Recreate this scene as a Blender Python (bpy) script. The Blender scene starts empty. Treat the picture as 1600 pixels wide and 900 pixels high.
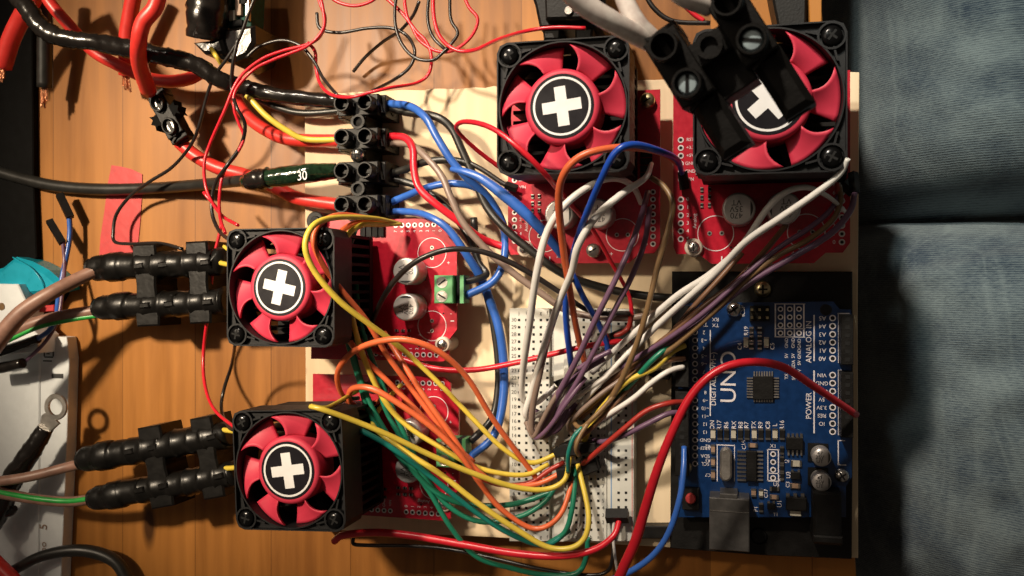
import bpy, bmesh, math, random
from mathutils import Vector, Matrix
random.seed(7)
SC = bpy.context.scene
COL = SC.collection
R = math.radians
S = 0.01                      # one world unit = 2 cm; lengths below are in fifths of a millimetre
F = 1400.0
TH = R(14)
# ------------------------------------------------------------------ camera
cam_d = bpy.data.cameras.new('camera'); cam = bpy.data.objects.new('camera', cam_d); COL.objects.link(cam)
cam.location = (F*math.sin(TH)*S, 0, F*math.cos(TH)*S); cam.rotation_euler = (0, TH, 0)
cam_d.sensor_width = 36; cam_d.lens = 36*F/1600; cam_d.clip_start = 0.05; cam_d.clip_end = 400
cam_d.dof.use_dof = True; cam_d.dof.focus_distance = 13.2; cam_d.dof.aperture_fstop = 0.75
SC.camera = cam
# ------------------------------------------------------------------ light
w = bpy.data.worlds.new('World'); SC.world = w; w.use_nodes = True
w.node_tree.nodes['Background'].inputs[0].default_value = (1.0, 0.80, 0.62, 1)
w.node_tree.nodes['Background'].inputs[1].default_value = 0.06
def lamp(name, kind, loc, tgt, energy, color, size, **k):
    d = bpy.data.lights.new(name, kind); d.energy = energy; d.color = color
    if kind == 'AREA': d.shape = 'DISK'; d.size = size
    else: d.shadow_soft_size = size
    for a, b in k.items(): setattr(d, a, b)
    o = bpy.data.objects.new(name, d); COL.objects.link(o)
    o.location = Vector(loc)*S
    o.rotation_euler = (Vector(tgt)*S-o.location).to_track_quat('-Z', 'Y').to_euler()
    return o
lamp('desk_lamp', 'SPOT', (-1740, 1180, 3000), (-450, 80, 0), 96000, (1.0, 0.82, 0.60), 1.4, spot_size=R(24), spot_blend=1.0)
lamp('second_desk_lamp', 'SPOT', (-720, 2750, 2900), (190, 170, 0), 90000, (1.0, 0.86, 0.70), 1.3, spot_size=R(21), spot_blend=1.0)
lamp('ceiling_lamp', 'AREA', (-1600, 900, 2600), (-400, 0, 0), 800, (1.0, 0.80, 0.62), 14.0)
lamp('room_lamp', 'SPOT', (-250, 1750, 2300), (1060, 190, -200), 28000, (0.92, 1.0, 0.90), 0.9, spot_size=R(25), spot_blend=1.0)
SC.view_settings.view_transform = 'Standard'; SC.view_settings.look = 'None'
SC.view_settings.exposure = 0.0; SC.view_settings.gamma = 1
SC.view_settings.use_curve_mapping = False
SC.render.engine = 'CYCLES'
SC.render.resolution_x = 1024; SC.render.resolution_y = 576
# ------------------------------------------------------------------ placing
CAM = Vector((F*math.sin(TH), 0, F*math.cos(TH)))
FW = Vector((-math.sin(TH), 0, -math.cos(TH))); RT = Vector((math.cos(TH), 0, -math.sin(TH))); UP = Vector((0, 1, 0))
def P(x, y, z=0.0):
    d = FW + RT*((x-800)/F) + UP*((450-y)/F)
    t = (z-CAM.z)/d.z
    return (CAM + d*t)*S
def K(x, y, z=0.0):          # world length of one picture step at that spot and height
    d = FW + RT*((x-800)/F) + UP*((450-y)/F)
    return (z-CAM.z)/d.z/F*S
MM = 4.24*S
# ------------------------------------------------------------------ materials
MATS = {}
def nd(nt, t, **k):
    n = nt.nodes.new(t)
    for a, b in k.items():
        if a.startswith('i_'):
            kk = a[2:]; n.inputs[int(kk) if kk.isdigit() else kk.replace('_', ' ')].default_value = b
        else: setattr(n, a, b)
    return n
def mat(name, col, rough=0.5, metal=0.0, var=0.12, vscale=6.0, bump=0.0, bscale=40.0, coat=0.0, trans=0.0, spec=0.5):
    if name in MATS: return MATS[name]
    m = bpy.data.materials.new(name); m.use_nodes = True; nt = m.node_tree
    b = nt.nodes['Principled BSDF']
    tc = nd(nt, 'ShaderNodeTexCoord')
    n = nd(nt, 'ShaderNodeTexNoise', i_Scale=vscale, i_Detail=5.0)
    nt.links.new(tc.outputs['Object'], n.inputs['Vector'])
    r = nd(nt, 'ShaderNodeValToRGB')
    r.color_ramp.elements[0].position = .3; r.color_ramp.elements[1].position = .7
    lo = [max(0, c*(1-var)) for c in col]; hi = [min(1, c*(1+var)) for c in col]
    r.color_ramp.elements[0].color = (*lo, 1); r.color_ramp.elements[1].color = (*hi, 1)
    nt.links.new(n.outputs[0], r.inputs[0]); nt.links.new(r.outputs[0], b.inputs['Base Color'])
    mr = nd(nt, 'ShaderNodeMapRange'); mr.inputs['To Min'].default_value = max(0.02, rough*0.8); mr.inputs['To Max'].default_value = min(1, rough*1.25)
    nt.links.new(n.outputs[0], mr.inputs[0]); nt.links.new(mr.outputs[0], b.inputs['Roughness'])
    b.inputs['Metallic'].default_value = metal
    b.inputs['Coat Weight'].default_value = coat
    b.inputs['Specular IOR Level'].default_value = spec
    if trans: b.inputs['Transmission Weight'].default_value = trans
    if bump:
        n2 = nd(nt, 'ShaderNodeTexNoise', i_Scale=bscale, i_Detail=3.0)
        nt.links.new(tc.outputs['Object'], n2.inputs['Vector'])
        bp = nd(nt, 'ShaderNodeBump', i_Strength=bump, i_Distance=0.02)
        nt.links.new(n2.outputs[0], bp.inputs['Height']); nt.links.new(bp.outputs[0], b.inputs['Normal'])
    MATS[name] = m; return m
def srgb(r, g, b):
    f = lambda c: (c/255/12.92 if c/255 <= .04045 else ((c/255+.055)/1.055)**2.4)
    return (f(r), f(g), f(b))
M = {}
M['blk'] = mat('black_plastic', (.006, .0055, .005), .5, var=.3, bump=.15, bscale=30, spec=.28)
M['blk_mat'] = mat('matt_black', (.003, .0028, .0026), .8, var=.3, bump=.2, spec=.12)
M['blk_soft'] = mat('black_fan_plastic', (.009, .009, .010), .5, var=.2, bump=.08, bscale=50, spec=.28)
M['blk_gloss'] = mat('black_screw', (.02, .02, .021), .2, metal=.85, var=.2)
M['tape'] = mat('black_tape', (.010, .008, .007), .22, var=.4, bump=.35, bscale=7)
M['cable_blk'] = mat('black_cable', (.017, .016, .014), .36, var=.2)
M['wire_blk'] = mat('black_wire', (.016, .013, .012), .3, var=.2)
M['redcable'] = mat('red_cable', (.66, .035, .028), .38, var=.1, bump=.05)
M['wire_red'] = mat('red_wire', (.60, .014, .028), .3, var=.1)
M['wire_crim'] = mat('dark_red_wire', (.34, .028, .02), .33, var=.1)
M['wire_blue'] = mat('blue_wire', (.03, .11, .42), .3, var=.1)
M['wire_navy'] = mat('deep_blue_wire', (.012, .07, .42), .3, var=.1)
M['wire_org'] = mat('orange_wire', (.66, .13, .045), .33, var=.08)
M['wire_yel'] = mat('yellow_wire', (.64, .48, .06), .33, var=.08)
M['wire_grn'] = mat('green_wire', (.012, .17, .10), .33, var=.1)
M['wire_teal'] = mat('teal_wire', (.008, .16, .13), .33, var=.1)
M['wire_wht'] = mat('white_wire', (.70, .68, .64), .36, var=.06)
M['wire_gry'] = mat('grey_wire', (.21, .15, .12), .36, var=.1)
M['wire_brn'] = mat('brown_wire', (.17, .085, .045), .34, var=.15)
M['wire_gold'] = mat('tan_wire', (.20, .12, .055), .34, var=.15)
M['wire_pur'] = mat('purple_wire', (.14, .075, .13), .34, var=.1)
M['cable_brn'] = mat('brown_cable', (.24, .13, .095), .42, var=.2)
M['cable_grn'] = mat('green_stripe', (.02, .32, .05), .4, var=.2)
M['cable_clr'] = mat('clear_cable', (.9, .76, .70), .22, var=.25, vscale=9)
M['fanred'] = mat('fan_red', (.56, .036, .072), .5, var=.05, spec=.35)
M['badge'] = mat('badge_black', (.010, .009, .012), .25, var=.1)
M['white'] = mat('print_white', (.78, .78, .78), .4, var=.04)
M['silk'] = mat('silk_white', (.70, .66, .68), .5, var=.1)
M['pcbred'] = mat('red_board', (.42, .007, .024), .3, var=.12, vscale=14, coat=.2)
M['pcbblue'] = mat('blue_board', (.002, .024, .095), .3, var=.2, vscale=9, coat=.3)
M['steel'] = mat('steel', (.62, .60, .57), .25, metal=1, var=.15, bump=.1)
M['tin'] = mat('tin', (.50, .47, .43), .32, metal=.9, var=.2, bump=.15)
M['brass'] = mat('brass', (.62, .52, .30), .3, metal=1, var=.2)
M['copper'] = mat('copper', (.70, .32, .17), .32, metal=.9, var=.3, bump=.5, bscale=60)
M['alu'] = mat('capacitor_alu', (.55, .52, .50), .36, metal=.55, var=.08)
M['sleeve'] = mat('capacitor_sleeve', (.20, .03, .04), .3, var=.1)
M['green'] = mat('green_plastic', (.09, .30, .12), .42, var=.1)
M['nylon'] = mat('nylon', (.55, .46, .38), .4, var=.1)
M['hole'] = mat('hole_black', (.004, .004, .004), .9, var=.1)
M['bb'] = mat('breadboard_plastic', (.56, .56, .51), .5, var=.05)
M['turq'] = mat('turquoise_plastic', (.010, .33, .46), .28, var=.08)
M['redtape'] = mat('red_tape', (.50, .028, .030), .5, var=.1, bump=.3, bscale=5)
M['darkglass'] = mat('fuse_green', (.007, .020, .009), .14, var=.6, vscale=18, bump=.5, bscale=12, coat=.6)
M['pale'] = mat('pale_component', (.45, .42, .34), .4, var=.1)
M['tan'] = mat('tan_component', (.28, .18, .12), .5, var=.15)
M['redbtn'] = mat('red_button', (.35, .03, .03), .5)
M['lineblue'] = mat('print_blue', (.16, .28, .48), .5)
M['linered'] = mat('print_red', (.55, .22, .2), .5)
M['usb'] = mat('usb_metal', (.10, .095, .09), .38, metal=.6, var=.25, bump=.1)
M['shine'] = mat('bright_screw', (.62, .78, .85), .3, metal=.45, var=.2)
M['ink'] = mat('ink', (.03, .03, .03), .6)
M['sink'] = mat('heat_sink_black', (.007, .005, .004), .6, var=.3, spec=.2)
def wood(name, dark, light, grain_x, plankw, rough, knots=(), seam=True, contrast=1.0):
    m = bpy.data.materials.new(name); m.use_nodes = True; nt = m.node_tree; L = nt.links.new
    b = nt.nodes['Principled BSDF']
    g = nd(nt, 'ShaderNodeNewGeometry'); sep = nd(nt, 'ShaderNodeSeparateXYZ'); L(g.outputs['Position'], sep.inputs[0])
    dv = nd(nt, 'ShaderNodeMath', operation='DIVIDE'); dv.inputs[1].default_value = plankw; L(sep.outputs[0], dv.inputs[0])
    fl = nd(nt, 'ShaderNodeMath', operation='FLOOR'); L(dv.outputs[0], fl.inputs[0])
    fr = nd(nt, 'ShaderNodeMath', operation='FRACT'); L(dv.outputs[0], fr.inputs[0])
    wn = nd(nt, 'ShaderNodeTexWhiteNoise', noise_dimensions='1D'); L(fl.outputs[0], wn.inputs['W'])
    # stretched coordinates, shifted for each plank
    cmb = nd(nt, 'ShaderNodeCombineXYZ')
    mx = nd(nt, 'ShaderNodeMath', operation='MULTIPLY'); mx.inputs[1].default_value = grain_x; L(sep.outputs[0], mx.inputs[0])
    my = nd(nt, 'ShaderNodeMath', operation='MULTIPLY'); my.inputs[1].default_value = 0.20; L(sep.outputs[1], my.inputs[0])
    mo = nd(nt, 'ShaderNodeMath', operation='MULTIPLY'); mo.inputs[1].default_value = 37.0; L(wn.outputs[0], mo.inputs[0])
    L(mx.outputs[0], cmb.inputs[0]); L(my.outputs[0], cmb.inputs[1]); L(mo.outputs[0], cmb.inputs[2])
    n1 = nd(nt, 'ShaderNodeTexNoise', i_Scale=1.0, i_Detail=6.0, i_Roughness=.6, i_Distortion=.3); L(cmb.outputs[0], n1.inputs['Vector'])
    wv = nd(nt, 'ShaderNodeTexWave', bands_direction='X', i_Scale=.42, i_Distortion=9.0, i_Detail=2.0); wv.inputs['Detail Scale'].default_value = .5
    L(cmb.outputs[0], wv.inputs['Vector'])
    big = nd(nt, 'ShaderNodeTexNoise', i_Scale=.45, i_Detail=3.0); L(g.outputs['Position'], big.inputs['Vector'])
    a1 = nd(nt, 'ShaderNodeMath', operation='MULTIPLY'); a1.inputs[1].default_value = .07*contrast; L(wv.outputs[1], a1.inputs[0])
    a2 = nd(nt, 'ShaderNodeMath', operation='MULTIPLY_ADD'); a2.inputs[1].default_value = .80*contrast; L(n1.outputs[0], a2.inputs[0]); L(a1.outputs[0], a2.inputs[2])
    a3 = nd(nt, 'ShaderNodeMath', operation='MULTIPLY_ADD'); a3.inputs[1].default_value = .5; L(wn.outputs[0], a3.inputs[0]); L(a2.outputs[0], a3.inputs[2])
    a4 = nd(nt, 'ShaderNodeMath', operation='MULTIPLY_ADD'); a4.inputs[1].default_value = .3; L(big.outputs[0], a4.inputs[0]); L(a3.outputs[0], a4.inputs[2])
    cr = nd(nt, 'ShaderNodeValToRGB'); cr.color_ramp.elements[0].position = .25; cr.color_ramp.elements[1].position = 1.15 if False else 1.0
    cr.color_ramp.elements[0].color = (*dark, 1); cr.color_ramp.elements[1].color = (*light, 1)
    L(a4.outputs[0], cr.inputs[0]); out = cr.outputs[0]
    if seam:
        lt = nd(nt, 'ShaderNodeMath', operation='LESS_THAN'); lt.inputs[1].default_value = .012; L(fr.outputs[0], lt.inputs[0])
        ml = nd(nt, 'ShaderNodeMath', operation='MULTIPLY'); ml.inputs[1].default_value = .45; L(lt.outputs[0], ml.inputs[0])
        mi = nd(nt, 'ShaderNodeMix', data_type='RGBA'); L(ml.outputs[0], mi.inputs[0]); L(out, mi.inputs[6]); mi.inputs[7].default_value = (dark[0]*.4, dark[1]*.4, dark[2]*.4, 1)
        out = mi.outputs[2]
    for (kx, ky, kr) in knots:
        sb = nd(nt, 'ShaderNodeVectorMath', operation='SUBTRACT'); L(g.outputs['Position'], sb.inputs[0]); sb.inputs[1].default_value = (kx, ky, 0)
        ms = nd(nt, 'ShaderNodeVectorMath', operation='MULTIPLY'); L(sb.outputs[0], ms.inputs[0]); ms.inputs[1].default_value = (1.8/kr, 0.6/kr, 0)
        ln = nd(nt, 'ShaderNodeVectorMath', operation='LENGTH'); L(ms.outputs[0], ln.inputs[0])
        mr = nd(nt, 'ShaderNodeMapRange'); mr.inputs['From Min'].default_value = .5; mr.inputs['From Max'].default_value = 1.1; mr.inputs['To Min'].default_value = .85; mr.inputs['To Max'].default_value = 0
        L(ln.outputs[1], mr.inputs[0])
        mi = nd(nt, 'ShaderNodeMix', data_type='RGBA'); L(mr.outputs[0], mi.inputs[0]); L(out, mi.inputs[6]); mi.inputs[7].default_value = (dark[0]*.25, dark[1]*.2, dark[2]*.2, 1)
        out = mi.outputs[2]
    # light scratches
    sc = nd(nt, 'ShaderNodeTexNoise', i_Scale=3.2, i_Detail=8.0, i_Roughness=.75, i_Distortion=1.5); L(g.outputs['Position'], sc.inputs['Vector'])
    sr = nd(nt, 'ShaderNodeMapRange'); sr.inputs['From Min'].default_value = .66; sr.inputs['From Max'].default_value = .74; sr.inputs['To Max'].default_value = .35
    L(sc.outputs[0], sr.inputs[0])
    mi = nd(nt, 'ShaderNodeMix', data_type='RGBA'); L(sr.outputs[0], mi.inputs[0]); L(out, mi.inputs[6]); mi.inputs[7].default_value = (min(1, light[0]*1.15), min(1, light[1]*1.25), min(1, light[2]*1.5), 1)
    L(mi.outputs[2], b.inputs['Base Color'])
    b.inputs['Specular IOR Level'].default_value = .3
    rr = nd(nt, 'ShaderNodeMapRange'); rr.inputs['To Min'].default_value = rough*.7; rr.inputs['To Max'].default_value = rough*1.4; L(n1.outputs[0], rr.inputs[0]); L(rr.outputs[0], b.inputs['Roughness'])
    bp = nd(nt, 'ShaderNodeBump', i_Strength=.12, i_Distance=.02); L(n1.outputs[0], bp.inputs['Height']); L(bp.outputs[0], b.inputs['Normal'])
    return m
k1 = P(233, 820, -60)
M['table'] = wood('varnished_wood', (.080, .022, .003), (.42, .170, .034), 2.6, 1.5, .40, knots=((k1.x, k1.y, .28),))
M['pine'] = wood('pale_pine', (.52, .37, .22), (.86, .72, .50), 3.0, 40.0, .55, seam=False, contrast=.7)
def denim():
    m = bpy.data.materials.new('denim'); m.use_nodes = True; nt = m.node_tree; L = nt.links.new
    b = nt.nodes['Principled BSDF']; tc = nd(nt, 'ShaderNodeTexCoord')
    w1 = nd(nt, 'ShaderNodeTexWave', bands_direction='Y', i_Scale=9.0, i_Distortion=1.6, i_Detail=3.0); L(tc.outputs['Object'], w1.inputs['Vector'])
    w1.inputs['Detail Scale'].default_value = 3.0
    fine = None
    mp = nd(nt, 'ShaderNodeMapping'); mp.inputs['Scale'].default_value = (2.2, 14, 6); L(tc.outputs['Object'], mp.inputs[0])
    n0 = nd(nt, 'ShaderNodeTexNoise', i_Scale=3.0, i_Detail=5.0, i_Roughness=.7); L(mp.outputs[0], n0.inputs['Vector'])
    n1 = nd(nt, 'ShaderNodeTexNoise', i_Scale=.9, i_Detail=5.0); L(tc.outputs['Object'], n1.inputs['Vector'])
    a = nd(nt, 'ShaderNodeMath', operation='MULTIPLY_ADD'); a.inputs[1].default_value = .55; L(n0.outputs[0], a.inputs[0])
    c = nd(nt, 'ShaderNodeMath', operation='MULTIPLY'); c.inputs[1].default_value = .7; L(n1.outputs[0], c.inputs[0]); L(c.outputs[0], a.inputs[2])
    d = nd(nt, 'ShaderNodeMath', operation='MULTIPLY_ADD'); d.inputs[1].default_value = .15; L(w1.outputs[1], d.inputs[0]); L(a.outputs[0], d.inputs[2])
    mp2 = nd(nt, 'ShaderNodeMapping'); mp2.inputs['Scale'].default_value = (1.0, .28, .5); mp2.inputs['Rotation'].default_value = (0, 0, .25); L(tc.outputs['Object'], mp2.inputs[0])
    n3 = nd(nt, 'ShaderNodeTexNoise', i_Scale=.9, i_Detail=2.0, i_Distortion=1.2); L(mp2.outputs[0], n3.inputs['Vector'])
    s1 = nd(nt, 'ShaderNodeMath', operation='SUBTRACT'); s1.inputs[1].default_value = .5; L(n3.outputs[0], s1.inputs[0])
    s2 = nd(nt, 'ShaderNodeMath', operation='ABSOLUTE'); L(s1.outputs[0], s2.inputs[0])
    s3 = nd(nt, 'ShaderNodeMapRange'); s3.inputs['From Min'].default_value = 0; s3.inputs['From Max'].default_value = .05; s3.inputs['To Min'].default_value = .07; s3.inputs['To Max'].default_value = 0; L(s2.outputs[0], s3.inputs[0])
    d2 = nd(nt, 'ShaderNodeMath', operation='ADD'); L(d.outputs[0], d2.inputs[0]); L(s3.outputs[0], d2.inputs[1]); d = d2
    r = nd(nt, 'ShaderNodeValToRGB'); r.color_ramp.elements[0].position = .52; r.color_ramp.elements[1].position = .86
    r.color_ramp.elements[0].color = (.011, .027, .050, 1); r.color_ramp.elements[1].color = (.15, .19, .20, 1)
    L(d.outputs[0], r.inputs[0]); L(r.outputs[0], b.inputs['Base Color']); b.inputs['Roughness'].default_value = .9
    b.inputs['Sheen Weight'].default_value = .3
    bp = nd(nt, 'ShaderNodeBump', i_Strength=.9, i_Distance=.03); L(d.outputs[0], bp.inputs['Height']); L(bp.outputs[0], b.inputs['Normal'])
    return m
M['denim'] = denim()
def paper_mat():
    return mat('white_card', (.74, .78, .80), .6, var=.04)
M['paper'] = paper_mat()
# ------------------------------------------------------------------ mesh builder
class MB:
    def __init__(s): s.bm = bmesh.new(); s.mats = []
    def mi(s, m):
        m = M[m] if isinstance(m, str) else m
        if m not in s.mats: s.mats.append(m)
        return s.mats.index(m)
    def face(s, vs, i, smooth=False):
        try: f = s.bm.faces.new(vs)
        except ValueError: return
        f.material_index = i; f.smooth = smooth
    def loft(s, rings, m, cap=True, smooth=True, closed=True):
        i = s.mi(m); vr = [[s.bm.verts.new(p) for p in r] for r in rings]
        n = len(rings[0])
        for a, b in zip(vr, vr[1:]):
            for k in range(n if closed else n-1):
                s.face((a[k], a[(k+1) % n], b[(k+1) % n], b[k]), i, smooth)
        if cap:
            s.face(list(reversed(vr[0])), i); s.face(vr[-1], i)
    def poly(s, pts, z0, z1, m, bev=0.0):          # world xy outline, heights in steps
        z0 *= S; z1 *= S
        pts = [Vector((p[0], p[1])) for p in pts]
        area = sum(a.x*b.y-b.x*a.y for a, b in zip(pts, pts[1:]+pts[:1]))
        if area < 0: pts.reverse()
        rings = [[(p.x, p.y, z0) for p in pts]]
        if bev:
            bev *= S; c = sum(pts, Vector((0, 0)))/len(pts)
            n = len(pts); ins = []
            for k in range(n):
                a, b, d = pts[k-1], pts[k], pts[(k+1) % n]
                e1 = (b-a).normalized(); e2 = (d-b).normalized()
                nn = (Vector((-e1.y, e1.x))+Vector((-e2.y, e2.x)))
                nn = nn/max(.5, nn.length_squared/2) if nn.length > 1e-6 else Vector((0, 0))
                ins.append(b+nn*bev)
            rings.append([(p.x, p.y, z1-bev) for p in pts]); rings.append([(p.x, p.y, z1) for p in ins])
        else: rings.append([(p.x, p.y, z1) for p in pts])
        s.loft(rings, m, smooth=False)
    def tr(s, pts, z0, z1, m, bev=0.0):            # outline given as seen at its top height
        s.poly([P(x, y, z1) for x, y in pts], z0, z1, m, bev)
    def box(s, x0, y0, x1, y1, z0, z1, m, bev=0.0, rot=0):
        c = P((x0+x1)/2, (y0+y1)/2, z1); k = K((x0+x1)/2, (y0+y1)/2, z1); a = R(rot)
        w, h = abs(x1-x0)/2*k, abs(y1-y0)/2*k
        q = [(-w, -h), (w, -h), (w, h), (-w, h)]
        s.poly([(c.x+u*math.cos(a)-v*math.sin(a), c.y+u*math.sin(a)+v*math.cos(a)) for u, v in q], z0, z1, m, bev)
    def lathe(s, c, prof, m, n=24, ax=None, smooth=True, cap=True):   # prof: (radius, height) world units from c
        c = Vector(c); q = Matrix.Identity(3) if ax is None else Vector(ax).to_track_quat('Z', 'Y').to_matrix()
        rings = [[c + q @ Vector((max(r, 1e-5)*math.cos(2*math.pi*k/n), max(r, 1e-5)*math.sin(2*math.pi*k/n), h)) for k in range(n)] for r, h in prof]
        s.loft(rings, m, smooth=smooth, cap=cap)
    def cyl(s, x, y, r, z0, z1, m, n=24, bev=0.0):  # seen centre and radius at its top
        c = P(x, y, z1); k = K(x, y, z1); r *= k; c.z = 0
        pr = [(r, z0*S), (r, z1*S-bev*S), (r-bev*S*.9, z1*S)] if bev else [(r, z0*S), (r, z1*S)]
        i = s.mi(m); s.lathe(c, pr, m, n, smooth=False)
    def ring(s, x, y, r1, r2, z, m, n=20, h=.6):
        c = P(x, y, z); k = K(x, y, z); c.z = 0
        s.lathe(c, [(r1*k, (z-h)*S), (r1*k, z*S), (r2*k, z*S), (r2*k, (z-h)*S)], m, n, smooth=False, cap=False)
    def rect(s, x0, y0, x1, y1, z, m, h=.5): s.box(x0, y0, x1, y1, z-h, z, m)
    def text(s, txt, x, y, z, size, m, rot=0, sx=1.0, h=.5, world=None):
        cu = bpy.data.curves.new('t', 'FONT'); cu.body = txt; cu.size = 1; cu.align_x = 'CENTER'; cu.align_y = 'CENTER'; cu.resolution_u = 4
        cu.space_line = .8
        o = bpy.data.objects.new('t', cu); COL.objects.link(o); dg = bpy.context.evaluated_depsgraph_get()
        me = bpy.data.meshes.new_from_object(o.evaluated_get(dg)); i = s.mi(m)
        if world: c, k = Vector(world), S
        else: c, k = P(x, y, z), K(x, y, z)
        a = R(rot); k *= size; vs = []
        for v in me.vertices:
            u, w_ = v.co.x*k*sx, v.co.y*k
            vs.append(s.bm.verts.new((c.x+u*math.cos(a)-w_*math.sin(a), c.y+u*math.sin(a)+w_*math.cos(a), c.z+v.co.z+.25*S)))
        for p in me.polygons: s.face([vs[j] for j in p.vertices], i)
        bpy.data.objects.remove(o); bpy.data.curves.remove(cu); bpy.data.meshes.remove(me)
    def tube(s, pts, rad, m, n=10, sub=7, wob=0.0, cap=True, twist=0.0, flat=False):
        pts = [Vector(p) for p in pts]
        if not isinstance(rad, (list, tuple)): rad = [rad]*len(pts)
        Q = []; 
        ext = [pts[0]*2-pts[1]] + pts + [pts[-1]*2-pts[-2]]
        re = [rad[0]]+list(rad)+[rad[-1]]
        for i in range(1, len(ext)-2):
            a, b, c, d = ext[i-1:i+3]
            for j in range(sub):
                t = j/sub
                Q.append((.5*((2*b)+(c-a)*t+(2*a-5*b+4*c-d)*t*t+(3*b-a-3*c+d)*t**3), re[i]*(1-t)+re[i+1]*t))
        Q.append((pts[-1], rad[-1]))
        T = [((Q[min(i+1, len(Q)-1)][0])-(Q[max(i-1, 0)][0])).normalized() for i in range(len(Q))]
        N = Vector((0, 0, 1)); N = (N-T[0]*N.dot(T[0]))
        if N.length < .05: N = Vector((0, 1, 0))-T[0]*T[0].y
        N.normalize(); rings = []
        for i, (p, r) in enumerate(Q):
            N = (N-T[i]*N.dot(T[i])).normalized(); B = T[i].cross(N)
            rr = []
            for k in range(n):
                a = 2*math.pi*k/n + twist*i
                w_ = 1+wob*math.sin(3.1*i*.7+a*2+math.sin(i*1.3)*2) if wob else 1
                rr.append(p+(N*math.cos(a)+B*math.sin(a))*r*w_)
            rings.append(rr)
        s.loft(rings, m, cap=cap, smooth=n > 5 and not flat)
    def build(s, name, parent=None, origin=None):
        bmesh.ops.recalc_face_normals(s.bm, faces=s.bm.faces)
        org = Vector(origin) if origin is not None else (Vector(parent['_o']) if parent is not None else None)
        if org is None:
            vs = [v.co for v in s.bm.verts]
            lo = Vector([min(v[k] for v in vs) for k in range(3)]); hi = Vector([max(v[k] for v in vs) for k in range(3)])
            org = Vector(((lo.x+hi.x)/2, (lo.y+hi.y)/2, lo.z))
        for v in s.bm.verts: v.co -= org
        me = bpy.data.meshes.new(name); s.bm.to_mesh(me); s.bm.free()
        for m in s.mats: me.materials.append(m)
        o = bpy.data.objects.new(name, me); COL.objects.link(o)
        if parent is not None:
            o.parent = parent
        else: o.location = org
        return o
def tag(o, label, cat, group=None, kind=None):
    if kind: o['kind'] = kind
    else: o['label'] = label; o['category'] = cat
    if group: o['group'] = group
    return o
ROOTS = []
def thing(name, label, cat, loc=(0, 0, 0), group=None):
    o = bpy.data.objects.new(name, None); COL.objects.link(o); o.empty_display_size = .1
    o.location = loc; o['_o'] = tuple(loc); ROOTS.append(o)
    return tag(o, label, cat, group)
# ------------------------------------------------------------------ the setting
TZ = -60
m_ = MB(); m_.tr([(-900, -500), (1281, -500), (1283, 0), (1338, 900), (1360, 1400), (-900, 1400)], TZ-70, TZ, 'table', 2)
tag(m_.build('table'), 'varnished orange wooden tabletop made of glued planks under everything', 'table')
m_ = MB(); M['floor'] = mat('dark_floor', (.035, .014, .010), .6, var=.3)
m_.poly([(-60, -60), (60, -60), (60, 60), (-60, 60)], -1510, -1500, 'floor'); m_.build('floor')['kind'] = 'structure'
# pine board
m_ = MB()
def jag(a, b, n, amp):
    return [(a[0]+(b[0]-a[0])*i/n, a[1]+(b[1]-a[1])*i/n+random.uniform(-amp, amp)) for i in range(n)]
top = jag((476, 148), (1320, 112), 60, 1.3)
m_.tr(top+[(1320, 112), (1343, 113), (1340, 500), (1341, 872), (740, 838), (478, 826)], TZ, 0, 'pine', .8)
tag(m_.build('base_board'), 'pale unfinished pine board carrying the red and blue circuit boards', 'wooden board')
# black case at the left edge
m_ = MB(); m_.tr([(-300, -90), (52, -90), (50, 20), (52, 280), (57, 402), (40, 440), (-300, 470)], TZ, TZ+14, 'blk_mat', 2)
tag(m_.build('black_case'), 'flat matt black case along the left edge, behind the cut red cable', 'case')
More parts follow.
